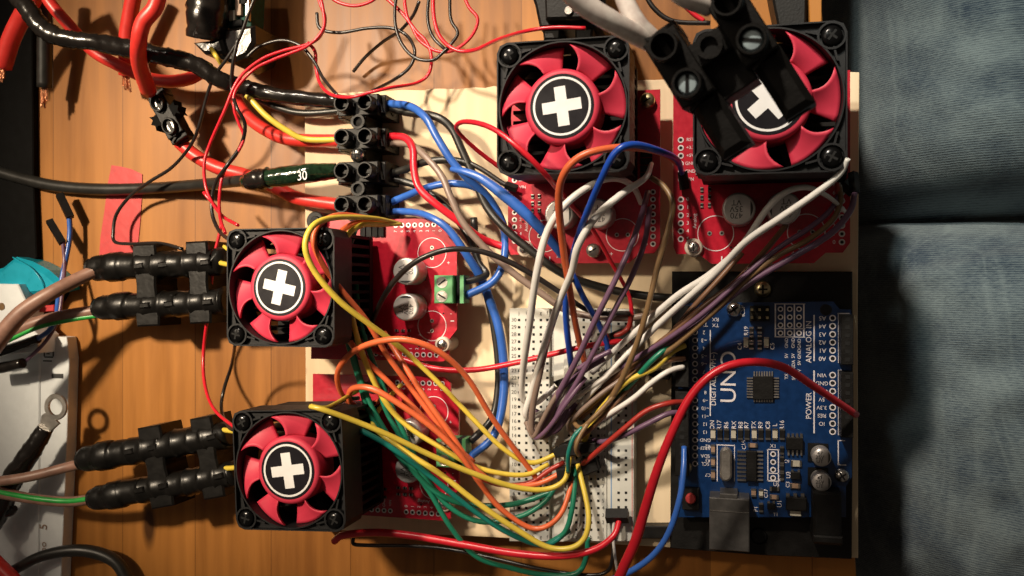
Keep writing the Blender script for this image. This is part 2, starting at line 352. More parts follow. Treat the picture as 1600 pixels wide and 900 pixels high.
# ------------------------------------------------------------------ person in jeans
def jeans():
    root = thing('person', 'seated person in faded blue grey jeans, legs beside the pine board', 'person', (P(1500, 450, -330)))
    mb = MB(); i = mb.mi('denim'); nx, ny = 110, 220; g = []
    x0, x1, y0, y1 = 500, 1750, 800, -520      # world steps
    for a in range(ny+1):
        row = []
        y = y0+(y1-y0)*a/ny
        for b in range(nx+1):
            x = x0+(x1-x0)*b/nx
            # two thighs lying side by side, the fold between them near y = 120
            yf = 122-0.035*(x-600)
            if y > yf: u = (y-(yf+390))/390; R_ = 390
            else: u = (y-(yf-345))/345; R_ = 345
            h = -40-230*min(1, abs(u))**7
            h -= 330*math.exp(-max(0, x-500)/135.0)*(1 if y > yf else 1.0)
            # creases
            for (cx, cy, ang, ln, wd, am) in ((880, 230, 72, 150, 16, 14), (800, 420, 80, 230, 22, 16), (960, 380, 100, 190, 20, 16), (900, -180, 65, 160, 24, 12), (780, -330, 40, 170, 22, 13), (700, 40, 12, 260, 12, 10), (830, 10, 20, 130, 18, 8), (960, -60, 80, 190, 22, 14), (740, -150, 30, 170, 26, 10)):
                dx, dy = x-cx, y-cy; ca, sa = math.cos(R(ang)), math.sin(R(ang))
                p, q = dx*ca+dy*sa, -dx*sa+dy*ca + .0012*(dx*ca+dy*sa)**2
                h += am*math.exp(-(p/ln)**2)*math.exp(-(q/wd)**2) - .7*am*math.exp(-(p/ln)**2)*math.exp(-((q-wd*1.6)/wd)**2)
            h += 2.2*math.sin(x*.031+y*.017+2*math.sin(y*.011))+1.2*math.sin(y*.09+x*.028+2*math.sin(x*.02))
            # stitched seam just below the fold
            sy = yf-33+8*math.sin(x*.006)
            h += 3.0*math.exp(-((y-sy)/4.0)**2)
            row.append(mb.bm.verts.new((x*S, y*S, h*S)))
        g.append(row)
    for a in range(ny):
        for b in range(nx): mb.face((g[a][b], g[a+1][b], g[a+1][b+1], g[a][b+1]), i, True)
    # close underneath
    ring = [g[0][b] for b in range(nx+1)]+[g[a][nx] for a in range(1, ny+1)]+[g[ny][b] for b in range(nx-1, -1, -1)]+[g[a][0] for a in range(ny-1, 0, -1)]
    low = [mb.bm.verts.new((v.co.x, v.co.y, -6.6)) for v in ring]
    for a in range(len(ring)):
        b = (a+1) % len(ring); mb.face((ring[a], ring[b], low[b], low[a]), i)
    mb.face(low, i)
    mb.build('jeans', root)
jeans()
# ------------------------------------------------------------------ fans
def rsq(h, r, n=6):
    out = []
    for cx, cy, a0 in ((h-r, h-r, 0), (-h+r, h-r, 90), (-h+r, -h+r, 180), (h-r, -h+r, 270)):
        for k in range(n+1):
            a = R(a0+90*k/n); out.append((cx+r*math.cos(a), cy+r*math.sin(a)))
    return out
def make_fan(sink_h):
    root = thing('cooling_fan', 'x', 'fan', (0, 0, 0), 'red bladed cooling fans with white cross hubs')
    mm = MM
    def L3(x, y, z): return (x*mm, y*mm, z*mm)
    # frame: top at z = 0, bottom at -14
    f = MB(); i = f.mi('blk_soft'); n = 72
    def rad_sq(a, h, rc):
        # ray to rounded square
        best = None; c, s_ = math.cos(a), math.sin(a)
        lo, hi = 0, 40
        for _ in range(22):
            m = (lo+hi)/2; x, y = abs(m*c), abs(m*s_)
            ins = (x <= h and y <= h) and not (x > h-rc and y > h-rc and (x-h+rc)**2+(y-h+rc)**2 > rc*rc)
            if ins: lo = m
            else: hi = m
        return lo
    angs = [2*math.pi*k/n for k in range(n)]
    def ring_c(r, z): return [L3(r*math.cos(a), r*math.sin(a), z) for a in angs]
    def ring_q(h, z, rc=3.2): return [L3(rad_sq(a, h, rc)*math.cos(a), rad_sq(a, h, rc)*math.sin(a), z) for a in angs]
    f.loft([ring_c(19.05, -14), ring_c(18.8, -4), ring_c(19.0, 0), ring_c(19.45, 0), ring_c(19.5, -1.6), ring_q(19.55, -1.6, 3.0), ring_q(19.6, 0, 3.1), ring_q(20, 0), ring_q(20, -14), ring_c(19.05, -14)], 'blk_soft', cap=False, smooth=False)
    # the corner floors are sunk; each corner has a boss and two stiffening ribs
    for sx in (-1, 1):
        for sy in (-1, 1):
            c = Vector(L3(16.1*sx, 16.1*sy, 0))
            f.lathe(c, [(3.75*mm, -1.6*mm), (3.75*mm, .12*mm), (3.2*mm, .12*mm), (3.0*mm, -.9*mm), (.1*mm, -.9*mm)], 'blk_soft', 28, smooth=False, cap=False)
            for (ax, ay, bx, by) in ((13.2, 16.6, 9.4, 17.6), (16.6, 13.2, 17.6, 9.4)):
                f.poly([(ax*sx*mm, (ay-.3)*sy*mm), (bx*sx*mm, (by-.3)*sy*mm), (bx*sx*mm, (by+.3)*sy*mm), (ax*sx*mm, (ay+.3)*sy*mm)] if ax < ay else [((ax-.3)*sx*mm, ay*sy*mm), ((bx-.3)*sx*mm, by*sy*mm), ((bx+.3)*sx*mm, by*sy*mm), ((ax+.3)*sx*mm, ay*sy*mm)], -1.6*4.24, -.15*4.24, 'blk_soft')
    for a in (20, 110, 200, 290):      # struts under the rotor
        a = R(a); u = Vector((math.cos(a), math.sin(a))); v = Vector((-u.y, u.x))
        q = [u*9-v*1.0, u*19.1-v*1.0, u*19.1+v*1.0, u*9+v*1.0]
        f.poly([(p.x*mm, p.y*mm) for p in q], -13.6*4.24, -12.2*4.24, 'blk_soft')
    f.build('frame', root)
    for sx in (-1, 1):
        for sy in (-1, 1):
            s_ = MB(); c = Vector(L3(16.1*sx, 16.1*sy, 0)); a = random.uniform(0, 1.5)
            s_.lathe(c, [(2.75*mm, -.85*mm), (2.75*mm, -.1*mm), (2.3*mm, .45*mm), (1.3*mm, .75*mm), (.05*mm, .8*mm)], 'blk_gloss', 24)
            for t in (0, math.pi/2):
                u = Vector((math.cos(a+t), math.sin(a+t))); v = Vector((-u.y, u.x))
                q = [c.xy+(u*1.6-v*.3)*mm, c.xy+(u*1.6+v*.3)*mm, c.xy+(-u*1.6+v*.3)*mm, c.xy+(-u*1.6-v*.3)*mm]
                s_.poly([(p.x, p.y) for p in q], .5*4.24, (.82 if t else .84)*4.24, 'hole')
            s_.build('screw', root)
    # rotor
    r = MB()
    r.lathe((0, 0, 0), [(11.4*mm, -11*mm), (11.4*mm, -1.2*mm), (11.0*mm, -.3*mm), (10.2*mm, .1*mm), (9.7*mm, .1*mm), (.1*mm, .1*mm)], 'fanred', 64, cap=False)
    for k in range(7):
        base = R(360/7*k)
        grid = []
        for ri in range(9):
            t = ri/8; rr = 11.2+(18.6-11.2)*t
            lead = R(-33*0+0) + base - R(15*(1-t)) + R(-4.5*math.sin(math.pi*t))
            a_hi = lead                                     # sharp, swept forward edge
            a_lo = base-R(44) + R(3*(1-t))
            row = []
            for j in range(9):
                s = j/8; a = a_lo+(a_hi-a_lo)*s
                z = -4.4+3.9*s - .4*math.sin(math.pi*s)
                row.append((rr, a, z))
            grid.append(row)
        i = r.mi('fanred')
        tv = [[r.bm.verts.new((q[0]*math.cos(q[1])*mm, q[0]*math.sin(q[1])*mm, q[2]*mm)) for q in row] for row in grid]
        bv = [[r.bm.verts.new((q[0]*math.cos(q[1])*mm, q[0]*math.sin(q[1])*mm, (q[2]-.9)*mm)) for q in row] for row in grid]
        for a in range(8):
            for b in range(8):
                r.face((tv[a][b], tv[a+1][b], tv[a+1][b+1], tv[a][b+1]), i, True)
                r.face((bv[a][b], bv[a][b+1], bv[a+1][b+1], bv[a+1][b]), i, True)
        for a in range(8):
            for e in (0, 8): r.face((tv[a][e], tv[a+1][e], bv[a+1][e], bv[a][e]), i)
            for e in (0, 8): r.face((tv[e][a], tv[e][a+1], bv[e][a+1], bv[e][a]), i)
    ro = r.build('rotor', root, origin=(0, 0, 0))
    b = MB()
    b.lathe((0, 0, 0), [(9.6*mm, .1*mm), (9.6*mm, .25*mm), (.05*mm, .25*mm)], 'badge', 64, smooth=False)
    b.lathe((0, 0, 0), [(8.1*mm, .25*mm), (8.1*mm, .33*mm), (8.75*mm, .33*mm), (8.75*mm, .25*mm)], 'white', 64, smooth=False, cap=False)
    A, W = 5.9*mm, 1.72*mm
    b.poly([(-A, -W), (-W, -W), (-W, -A), (W, -A), (W, -W), (A, -W), (A, W), (W, W), (W, A), (-W, A), (-W, W), (-A, W)], .25*4.24, .35*4.24, 'white')
    bo = b.build('badge', ro, origin=(0, 0, 0))
    # heat sink under the frame
    h = MB(); zt = -14.1; zb = -14-sink_h
    h.poly([(x*mm, y*mm) for x, y in rsq(18.6, .6, 2)], zb*4.24, (zb+3)*4.24, 'sink')
    for k in range(12):
        y = -18+36*k/11
        h.poly([(-18.4*mm, (y-.55)*mm), (18.4*mm, (y-.55)*mm), (18.4*mm, (y+.55)*mm), (-18.4*mm, (y+.55)*mm)], (zb+3)*4.24, zt*4.24, 'sink')
    h.build('heat_sink', root, origin=(0, 0, 0))
    return root
def copy_tree(o, parent=None):
    c = o.copy(); COL.objects.link(c)
    if parent: c.parent = parent
    for ch in list(o.children): copy_tree(ch, c)
    return c
FANZ = 212
fan0 = make_fan(22)
fans = [  # x, y, z, scale, frame turn, rotor turn, cross turn, label
    (868+10, 166, FANZ+4, 1.03, 0, 32, 7, 'red fan fully in view at top centre, unobstructed white cross tilted slightly'),
    (1201, 155, FANZ+26, 1.055, 0, 25, 41, 'red fan half hidden behind the blurred black terminal block'),
    (437, 449, FANZ, .985, 0, 9, -13, 'red fan right above the other fan at the left, its cross leaning clockwise'),
    (450, 735, FANZ, 1.0, 2.5, 8, 9, 'red fan nearest the bottom edge, beside the yellow wires'),
]
for k, (x, y, z, sc, tr_, rr, cr, lb) in enumerate(fans):
    o = fan0 if k == 0 else copy_tree(fan0)
    o.location = P(x, y, z); o.scale = (sc, sc, sc); o.rotation_euler = (0, 0, R(tr_)); o['label'] = lb
    for ch in o.children:
        if ch.name.startswith('rotor'):
            ch.rotation_euler = (0, 0, R(rr-tr_)); ch.children[0].rotation_euler = (0, 0, R(cr-rr))
# ------------------------------------------------------------------ red motor shields
def make_shield():
    root = thing('motor_shield', 'x', 'circuit board', (0, 0, 0), 'red motor driver boards')
    mm = MM; q = 4.24
    b = MB()
    out = [(-50, 26.6), (3, 26.6), (6, 24.5), (6, 19.5), (9.2, 16), (9.2, -15), (6, -19), (6, -26), (3.5, -27), (-50, -27)]
    b.poly([(x*mm, y*mm) for x, y in out], -1.6*q, 0, 'pcbred')
    def ring(x, y, r1, r2, m='silk', z=.10, n=28): b.lathe((x*mm, y*mm, 0), [(r1*mm, 0), (r1*mm, z*mm), (r2*mm, z*mm), (r2*mm, 0)], m, n, smooth=False, cap=False)
    def disc(x, y, r, m, z=.12, n=14): b.lathe((x*mm, y*mm, 0), [(r*mm, 0), (r*mm, z*mm)], m, n, smooth=False)
    def bar(x0, y0, x1, y1, m='silk', z=.1): b.poly([(x0*mm, y0*mm), (x1*mm, y0*mm), (x1*mm, y1*mm), (x0*mm, y1*mm)], 0, z*q, m)
    def txt(s, x, y, sz, rot=0, m='silk'): b.text(s, 0, 0, 0, sz*q, m, rot, world=(x*mm, y*mm, .05*mm))
    for s_ in (1, -1):
        ring(-.5, 13.7*s_, 5.45, 5.7, n=40)
        for dy in (-1.9, 1.9): disc(-.5, 13.7*s_+dy, .75, 'tin'); disc(-.5, 13.7*s_+dy, .4, 'hole', .16)
    # header holes along both long sides
    for k in range(8):
        x = -17+2.54*k + 4
        disc(x-2, 24.2, .95, 'silk'); disc(x-2, 24.2, .72, 'tin', .14); disc(x-2, 24.2, .48, 'hole', .18)
        txt(['7', '6', '5', '4', '3', '2', '1', '0'][k], x-2, 21.9, 1.7, 90)
    for k in range(6):
        x = -13.5+2.54*k+4
        disc(x-2, -24.6, .95, 'silk'); disc(x-2, -24.6, .72, 'tin', .14); disc(x-2, -24.6, .48, 'hole', .18)
        txt('012345'[k], x-2, -22.4, 1.7, 90)
    for k, t in enumerate(('RST', '+3.3', '+5V', 'GND', 'GND', 'VIN')):
        x = -30.6+2.54*k
        disc(x, -24.6, .95, 'silk'); disc(x, -24.6, .72, 'tin', .14); disc(x, -24.6, .48, 'hole', .18)
        txt(t, x, -21.6, 1.45, 90)
    txt('Analog', -4.5, -20.2, 1.7, 180)
    for (x, y) in ((-14.5, -18), (-12, -18), (-9.5, -18), (-14.5, -15.6), (-12, -15.6), (-9.5, -15.6), (-20, -19.5), (-20, -16.5)):
        bar(x-.7, y-.45, x+.7, y+.45, 'hole', .5); bar(x-.7, y-.46, x-.4, y+.46, 'tin', .55); bar(x+.4, y-.46, x+.7, y+.46, 'tin', .55)
    for (x, y) in ((3.5, 2.5), (-3, 3.5), (4, -9), (-6, 8.5), (-5.6, -21.5)): disc(x, y, .35, 'hole')
    txt('+', 6, 9.8, 2.2); txt('-', 7, -9, 2.2); bar(6.8, -12, 8.2, -11.6)
    b.build('board', root)
    s_ = MB()
    for (x, y) in ((-30, -17.5), (-26, -19.5)):
        s_.poly([(x*mm, y*mm), ((x+2.6)*mm, y*mm), ((x+2.6)*mm, (y+1.5)*mm), (x*mm, (y+1.5)*mm)], 0, .9*q, 'pale', 1)
    s_.build('light_diode', root)
    for (x, y) in ((-7.3, 6.6), (-7.3, -6.6)):
        c = MB()
        c.lathe((x*mm, y*mm, 0), [(5*mm, .2*mm), (5*mm, 1.2*mm), (4.8*mm, 1.6*mm), (5*mm, 2*mm), (5*mm, 9.2*mm), (4.7*mm, 9.9*mm), (4.3*mm, 9.95*mm)], 'alu', 32, cap=False)
        c.lathe((x*mm, y*mm, 0), [(4.35*mm, 9.9*mm), (.05*mm, 9.85*mm)], 'alu', 32, cap=False)
        # dark minus segment of the top
        seg = [(x*mm+4.2*mm*math.cos(R(a)), y*mm+4.2*mm*math.sin(R(a))) for a in (range(55, 126, 7) if y < 0 else range(235, 306, 7))]
        c.poly(seg, 9.85*q, 9.98*q, 'ink')
        c.text('470\n35V\nVT', 0, 0, 0, 2.5*q, 'ink', 270, world=(x*mm, (y+(-.7 if y < 0 else .7))*mm, 9.93*mm))
        c.build('capacitor', root)
    p = MB()
    for k in range(4):
        p.poly([((-29+2.5*k)*mm, 20*mm), ((-27+2.5*k)*mm, 20*mm), ((-27+2.5*k)*mm, 24*mm), ((-29+2.5*k)*mm, 24*mm)], 0, 1.2*q, 'hole')
    p.build('chip', root)
    n = MB(); n.lathe((4*mm, -20.5*mm, 0), [(2.9*mm, -10*mm), (2.9*mm, 1.2*mm), (2.6*mm, 1.6*mm), (2.0*mm, 1.6*mm)], 'nylon', 28)
    n.lathe((4*mm, -20.5*mm, 0), [(1.9*mm, 1.5*mm), (1.9*mm, 2.1*mm), (1.4*mm, 2.6*mm), (.05*mm, 2.7*mm)], 'steel', 20); 
    n.poly([((4+a)*mm, (-20.5+b_)*mm) for a, b_ in ((-1.2, -.2), (1.2, -.2), (1.2, .2), (-1.2, .2))], 2.5*q, 2.75*q, 'hole')
    n.build('standoff', root)
    return root
def terminal(root, x0=4.6):
    mm = MM; q = 4.24
    t = MB()
    t.poly([(x*mm, y*mm) for x, y in ((x0-1, -5.1), (x0+6.2, -5.1), (x0+6.2, 5.1), (x0-1, 5.1))], 0, 9.6*q, 'green', 1.5)
    t.poly([(x*mm, y*mm) for x, y in ((x0+6.2, -5.1), (x0+8.2, -5.1), (x0+8.2, 5.1), (x0+6.2, 5.1))], 0, 6.6*q, 'hole')
    t.poly([(x*mm, y*mm) for x, y in ((x0+8.2, -5.1), (x0+9.6, -5.1), (x0+9.6, 5.1), (x0+8.2, 5.1))], 0, 7.6*q, 'green')
    t = t.build('screw_terminal', root)
    for y in (-2.55, 2.55):
        s_ = MB(); s_.lathe(((x0+2)*mm, y*mm, 0), [(2.1*mm, 9.5*mm), (2.1*mm, 9.75*mm), (1.9*mm, 9.75*mm), (1.75*mm, 9.66*mm), (.05*mm, 9.7*mm)], 'tin', 22, smooth=False)
        a = R(35 if y > 0 else -30); u = Vector((math.cos(a), math.sin(a))); v = Vector((-u.y, u.x)); c = Vector(((x0+2), y))
        s_.poly([tuple((c+u*1.6+v*.28)*mm), tuple((c-u*1.6+v*.28)*mm), tuple((c-u*1.6-v*.28)*mm), tuple((c+u*1.6-v*.28)*mm)], 9.6*q, 9.82*q, 'hole')
        s_.build('screw', t, origin=(0, 0, 0))
sh0 = make_shield()
SHZ = 48
for k, (x, y, z, rot, sc, lb, term) in enumerate([
    (677, 452, SHZ, 0, .97, 'upper left red board with two silver capacitors and a lit green screw terminal', True),
    (680, 700, SHZ, 0, .97, 'lower left red board mostly under yellow, orange and green wires', True),
    (911, 370, SHZ, -90, 1.0, 'red board below the top centre fan, crossed by white and blue wires', False),
    (1188, 366, SHZ+10, -90, 1.05, 'red board at right with a bright triangular patch marked Analog', False)]):
    o = sh0 if k == 0 else copy_tree(sh0)
    o.location = P(x, y, z); o.rotation_euler = (0, 0, R(rot)); o.scale = (sc, sc, sc); o['label'] = lb
    o['_o'] = (0, 0, 0)
SH = [o for o in COL.objects if o.name.startswith('motor_shield')]
for o in SH[:2]: terminal(o)
for o in COL.objects:
    pass
# ------------------------------------------------------------------ breadboard
def breadboard():
    root = thing('breadboard', 'off white solderless breadboard with numbered rows, half buried under wires', 'breadboard', P(893, 663, 0))
    z = 40
    b = MB()
    b.tr([(796, 482), (858.5, 482), (858.5, 846), (796, 846)], 0, z, 'bb', .8)
    b.tr([(881, 482), (948, 482), (948, 846), (881, 846)], 0, z, 'bb', .8)
    b.tr([(858.5, 482), (881, 482), (881, 846), (858.5, 846)], 0, z-9, 'bb')
    for r in range(30):
        y = 500+11.3*r
        for x in (811, 822.3, 833.6, 845, 856.0-.8, 889, 900.5, 912, 923.4, 934.8):
            b.rect(x-1.9, y-1.9, x+1.9, y+1.9, z+.35, 'hole', .3)
        b.text(str(30-r), 803, y, z+.1, 8.5, 'ink'); b.text(str(30-r), 942.5, y, z+.1, 8, 'ink')
    for k, x in enumerate((811, 822.3, 833.6, 845, 855.2)): b.text('jihgf'[k], x, 489, z+.1, 8, 'ink'); b.text('jihgf'[k], x, 839, z+.1, 8, 'ink')
    for k, x in enumerate((889, 900.5, 912, 923.4, 934.8)): b.text('edcba'[k], x, 489, z+.1, 8, 'ink'); b.text('edcba'[k], x, 839, z+.1, 8, 'ink')
    b.build('body', root)
    r_ = MB(); r_.tr([(948.8, 483), (992, 483), (990, 846), (948.8, 846)], 0, z, 'bb', .8)
    for g in range(5):
        for j in range(5):
            y = 506+g*66+j*11.3
            for x in (966.5, 978): r_.rect(x-1.9, y-1.9, x+1.9, y+1.9, z+.35, 'hole', .3)
    r_.rect(954.2, 490, 955.8, 838, z+.4, 'lineblue'); r_.rect(987, 490, 988.4, 838, z+.4, 'linered')
    r_.build('power_rail', root)
breadboard()
# ------------------------------------------------------------------ blue microcontroller board on a black plate
def uno():
    pl = MB(); pl.tr([(1050, 424), (1332, 424), (1333, 640), (1331, 874), (1190, 868), (1047, 857)], 0, 14, 'blk', 1.5)
    for (x, y, r) in ((1186, 838, 13),): pl.cyl(x, y, r, 10, 15, 'blk_soft'); pl.ring(x, y, r-2, r, 16, 'blk_mat', h=2)
    po = pl.build('base_plate'); tag(po, 'glossy black plastic plate under the blue board', 'plastic plate')
    s_ = MB(); c = P(1192, 452, 20); k = K(1192, 452, 20); c.z = 14*S
    s_.lathe(c, [(13.5*k, 0), (13.5*k, 2*S), (11*k, 6*S), (6*k, 7.5*S), (.1*k, 8*S)], 'brass', 28)
    for w_, h_ in ((7, 1.4), (1.4, 7)): s_.poly([(c.x+a*w_*k, c.y+b*h_*k) for a, b in ((-1, -1), (1, -1), (1, 1), (-1, 1))], 20, 22.2 if w_ > 2 else 22.3, 'hole')
    s_.build('plate_screw', po, origin=po.location)
    root = thing('microcontroller_board', 'blue UNO microcontroller board with white print and silver USB socket', 'circuit board', P(1195, 640, 14))
    z = 38
    b = MB()
    b.tr([(1060, 474), (1302, 471), (1312, 483), (1330, 484), (1331, 745), (1322, 760), (1322, 808), (1060, 808)], z-7, z, 'pcbblue')
    W = 'silk'
    def ln(x0, y0, x1, y1): b.rect(x0, y0, x1, y1, z+.5, W, .5)
    def pad(x, y, r=5): b.ring(x, y, r-1.7, r, z+.6, W, 16); b.cyl(x, y, r-1.7, z, z+.5, 'hole', 12)
    def tx(s, x, y, sz, rot=90, sx=1): b.text(s, x, y, z+.3, sz, W, rot, sx)
    for k in range(6): pad(1301, 497+12.65*k)
    for k in range(8): pad(1301, 586+12.65*k)
    for k in range(8): pad(1086, 507+12.3*k, 4.5)
    for k in range(10): pad(1086, 613+12.4*k, 4.5)
    for k, t in enumerate(('A5', 'A4', 'A3', 'A2', 'A1', 'A0')): tx(t, 1285, 497+12.65*k, 9.5, 180)
    for k, t in enumerate(('VIN', 'GND', 'GND', '5V', '3.3V', 'RES', 'IO')): tx(t, 1284, 586+12.65*k, 8.5, 180)
    for k, t in enumerate(('TX', '2', '~3', '4', '~5', '~6', '7')): tx(t, 1100, 507+12.3*k, 8.5, 180)
    for k, t in enumerate(('8', '~9', '~10', '~11', '12', '13', 'GND', 'AREF', 'SDA', 'SCL')): tx(t, 1102, 613+12.4*k, 7.5, 180)
    tx('RX', 1118, 499, 8, 180); tx('TX', 1118, 508, 8, 180)
    ln(1109, 516, 1110.6, 650)
    tx('DIGITAL(PWM~)', 1115, 592, 11.5, 90)
    tx('UNO', 1139, 589, 34, 90, 1.05)
    ln(1271, 492, 1273, 564); tx('ANALOG IN', 1264, 534, 12, 90)
    ln(1271, 579, 1273, 677); tx('POWER', 1264, 634, 12, 90)
    ln(1309.5, 489, 1311.5, 567); ln(1309.5, 489, 1327, 490.6); ln(1309.5, 579, 1311.5, 680); ln(1309.5, 578, 1315, 579.6)
    ln(1309, 688, 1310.6, 726); ln(1309, 688, 1320, 689); ln(1309, 726, 1322, 727)
    # grid of pads
    for x in (1211.5, 1226, 1241.2, 1256): ln(x-1, 475, x+1, 526.5)
    for y in (475, 513.5, 526.5): ln(1211, y-.6, 1257, y+.6)
    for i in range(3):
        for j, y in enumerate((483, 495.5, 508, 520.5)): pad(1219.5+14.5*i, y, 4.2)
    for (t, x, y) in (('GND', 1229, 536), ('GND', 1239.5, 536), ('GND', 1249, 537), ('5V', 1229, 556), ('5V', 1239.5, 556), ('GND', 1249, 553), ('RX', 1230, 574), ('SDA', 1240, 569), ('5V', 1249, 567), ('TX', 1229, 588), ('SCL', 1240, 588), ('3.3V', 1249, 583)):
        tx(t, x, y, 7)
    tx('ICSP', 1161, 486, 9); tx('R19', 1166, 517, 9); tx('C4', 1156, 541, 9); tx('C5', 1207, 541, 9)
    for (t, x) in (('ON', 1113), ('R17', 1124), ('R6', 1135), ('RX', 1147), ('R8', 1157.5), ('R7', 1166.5), ('TX', 1178), ('R9', 1188.5), ('C8', 1200), ('L', 1211), ('R16', 1222)):
        tx(t, x, 664, 9.5)
    tx('C14', 1162, 695, 8.5, 100); tx('X1', 1208, 697, 8, 0); tx('U5', 1213, 757, 8, 0); tx('C17', 1197, 771, 8); tx('U1', 1218, 787, 10); tx('T1', 1212, 804, 7, 0)
    tx('D1', 1221, 747, 8); tx('U3', 1232, 742, 9); tx('C3', 1231, 757, 8); tx('P1', 1181, 795, 9); tx('C9', 1229, 721, 7, 0); tx('R2', 1106, 697, 7, 180); tx('R3', 1106, 719, 7, 180); tx('C7', 1106, 742, 7, 180)
    # crystal outline, small header outline
    ln(1120, 695, 1148, 696.2); ln(1120, 695, 1121.2, 752); ln(1147, 695, 1148.2, 752)
    ln(1199, 702, 1200.5, 752); ln(1215.5, 702, 1217, 752); ln(1199, 702, 1217, 703.2); ln(1199, 739, 1217, 740.2); ln(1199, 751, 1217, 752.4)
    for y in (709.5, 722, 734, 747): pad(1208, y, 4.4)
    b.cyl(1290.5, 484, 7.5, z, z+.5, 'hole', 20); b.ring(1290.5, 484, 7.5, 9, z+.6, 'blk_soft', 24)
    b.build('board', root)
    def part(name): return MB(), name
    h = MB(); h.box(1055, 478, 1076, 605, z, z+34, 'blk', .8); 
    for k in range(10): h.rect(1062, 486+12*k-3, 1069, 486+12*k+3, z+34.4, 'hole')
    h.build('header', root)
    h = MB(); h.box(1055, 612, 1076, 744, z, z+34, 'blk', .8)
    for k in range(10): h.rect(1062, 620+12.6*k-3, 1069, 620+12.6*k+3, z+34.4, 'hole')
    h.build('header', root)
    h = MB(); h.box(1315, 492, 1333, 570, z, z+34, 'blk', .8)
    for k in range(6): h.rect(1321, 499+12.6*k-3, 1328, 499+12.6*k+3, z+34.4, 'hole')
    h.build('header', root)
    h = MB(); h.box(1315, 582, 1333, 684, z, z+34, 'blk', .8)
    for k in range(8): h.rect(1321, 589+12.6*k-3, 1328, 589+12.6*k+3, z+34.4, 'hole')
    h.build('header', root)
    # main square chip
    c = MB(); c.tr([(1176.5, 588), (1208.5, 588), (1208.5, 624.5), (1176.5, 624.5)], z+.5, z+7, 'blk', .8)
    for k in range(8):
        y = 591+4.2*k
        c.box(1167, y-1, 1177, y+1, z, z+3, 'tin'); c.box(1208.5, y-1, 1217, y+1, z, z+3, 'tin')
        x = 1178.5+4*k
        c.box(x-1, 580.5, x+1, 588, z, z+3, 'tin'); c.box(x-1, 624.5, x+1, 628, z, z+3, 'tin')
    c.build('chip', root)
    c = MB(); c.box(1166.5, 705, 1182, 752, z+.5, z+9, 'blk', .8)
    for k in range(8):
        y = 706+6.3*k
        c.box(1152, y-1.4, 1165.5, y+1.4, z, z+3.5, 'steel'); c.box(1183, y-1, 1192, y+1, z, z+3.5, 'tin')
    c.build('chip', root)
    c = MB(); c.box(1229, 684, 1254, 703, z+.5, z+9, 'blk', .8)
    for k in range(4):
        x = 1232+6.7*k
        c.box(x-1.8, 677.5, x+1.8, 684, z, z+3.5, 'steel'); c.box(x-1.3, 703.5, x+1.3, 712, z, z+3.5, 'tin')
    c.build('chip', root)
    c = MB(); c.box(1229, 778, 1260, 798, z+.5, z+11, 'blk', 1)
    for x in (1231, 1242.5, 1254): c.box(x-2.6, 771, x+2.6, 779, z, z+4, 'steel')
    c.box(1235, 798.5, 1251, 806, z, z+4, 'pale'); c.build('voltage_regulator', root)
    # crystal can
    c = MB(); pts = [(1134+9.5*math.cos(R(a)), 710-9.5*math.sin(R(a))) for a in range(0, 181, 20)]+[(1134+9.5*math.cos(R(a)), 743-9.5*math.sin(R(a))) for a in range(180, 361, 20)]
    c.tr(pts, z, z+16, 'tin', 2.5); c.build('crystal', root)
    # capacitors
    for (x, y) in ((1283, 708), (1283, 746)):
        c = MB(); g = P(x-2, y+1, z); k = K(x, y, z+20)
        c.box(x-20, y-15, x+10, y+13, z, z+3, 'blk'); g.z = 0
        c.lathe(g, [(14.5*k, (z+3)*S), (14.5*k, (z+6)*S), (13.6*k, (z+8)*S), (14.5*k, (z+10)*S), (14.5*k, (z+26)*S), (13.4*k, (z+28)*S), (.1*k, (z+28)*S)], 'alu', 30)
        cc = Vector((g.x, g.y, 0)); seg = [(cc.x+12.9*k*math.cos(R(a)), cc.y+12.9*k*math.sin(R(a))) for a in range(-40, 41, 8)]
        c.poly(seg, z+27.6, z+28.4, 'ink'); c.text('47\n25V\nUT', 0, 0, 0, 7, 'ink', 0, world=(g.x-.025, g.y, (z+28.3)*S)); c.build('capacitor', root)
    # reset button
    c = MB(); c.box(1066, 763, 1092, 797, z, z+12, 'blk', 1); c.cyl(1079, 780, 8, z+12, z+20, 'redbtn', 20, 1.5); c.build('reset_button', root)
    # usb socket
    c = MB(); c.box(1109, 779, 1170, 861, 16, z+42, 'usb', 1.2); c.box(1125, 772, 1152, 779, z, z+40, 'usb', 1); c.box(1110, 799.4, 1169, 800.4, z+41, z+42.8, 'steel'); c.build('usb_socket', root)
    c = MB(); c.box(1272, 770, 1314, 852, 16, z+40, 'blk', 3); c.box(1272, 838, 1316, 850, 16, z+46, 'blk', 2); c.box(1276, 757, 1288, 770, z, z+26, 'steel', 1); c.build('power_socket', root)
    # pin header in the corner
    c = MB(); c.box(1172, 478, 1202, 502, z, z+10, 'blk', .8)
    for i in range(2):
        for j in range(3):
            c.box(1175+12*j-1.8, 484+12.5*i-1.8, 1175+12*j+1.8, 484+12.5*i+1.8, z+10, z+26, 'brass')
    c.build('pin_header', root)
    def smd(x0, y0, x1, y1, body='blk', nm='resistor', h=3.6):
        c = MB(); c.box(x0, y0, x1, y1, z, z+h, body)
        if (y1-y0) > (x1-x0):
            c.box(x0-.2, y0-.3, x1+.2, y0+2.6, z, z+h+.3, 'steel'); c.box(x0-.2, y1-2.6, x1+.2, y1+.3, z, z+h+.3, 'steel')
        else:
            c.box(x0-.3, y0-.2, x0+2.6, y1+.2, z, z+h+.3, 'steel'); c.box(x1-2.6, y0-.2, x1+.3, y1+.2, z, z+h+.3, 'steel')
        c.build(nm, root)
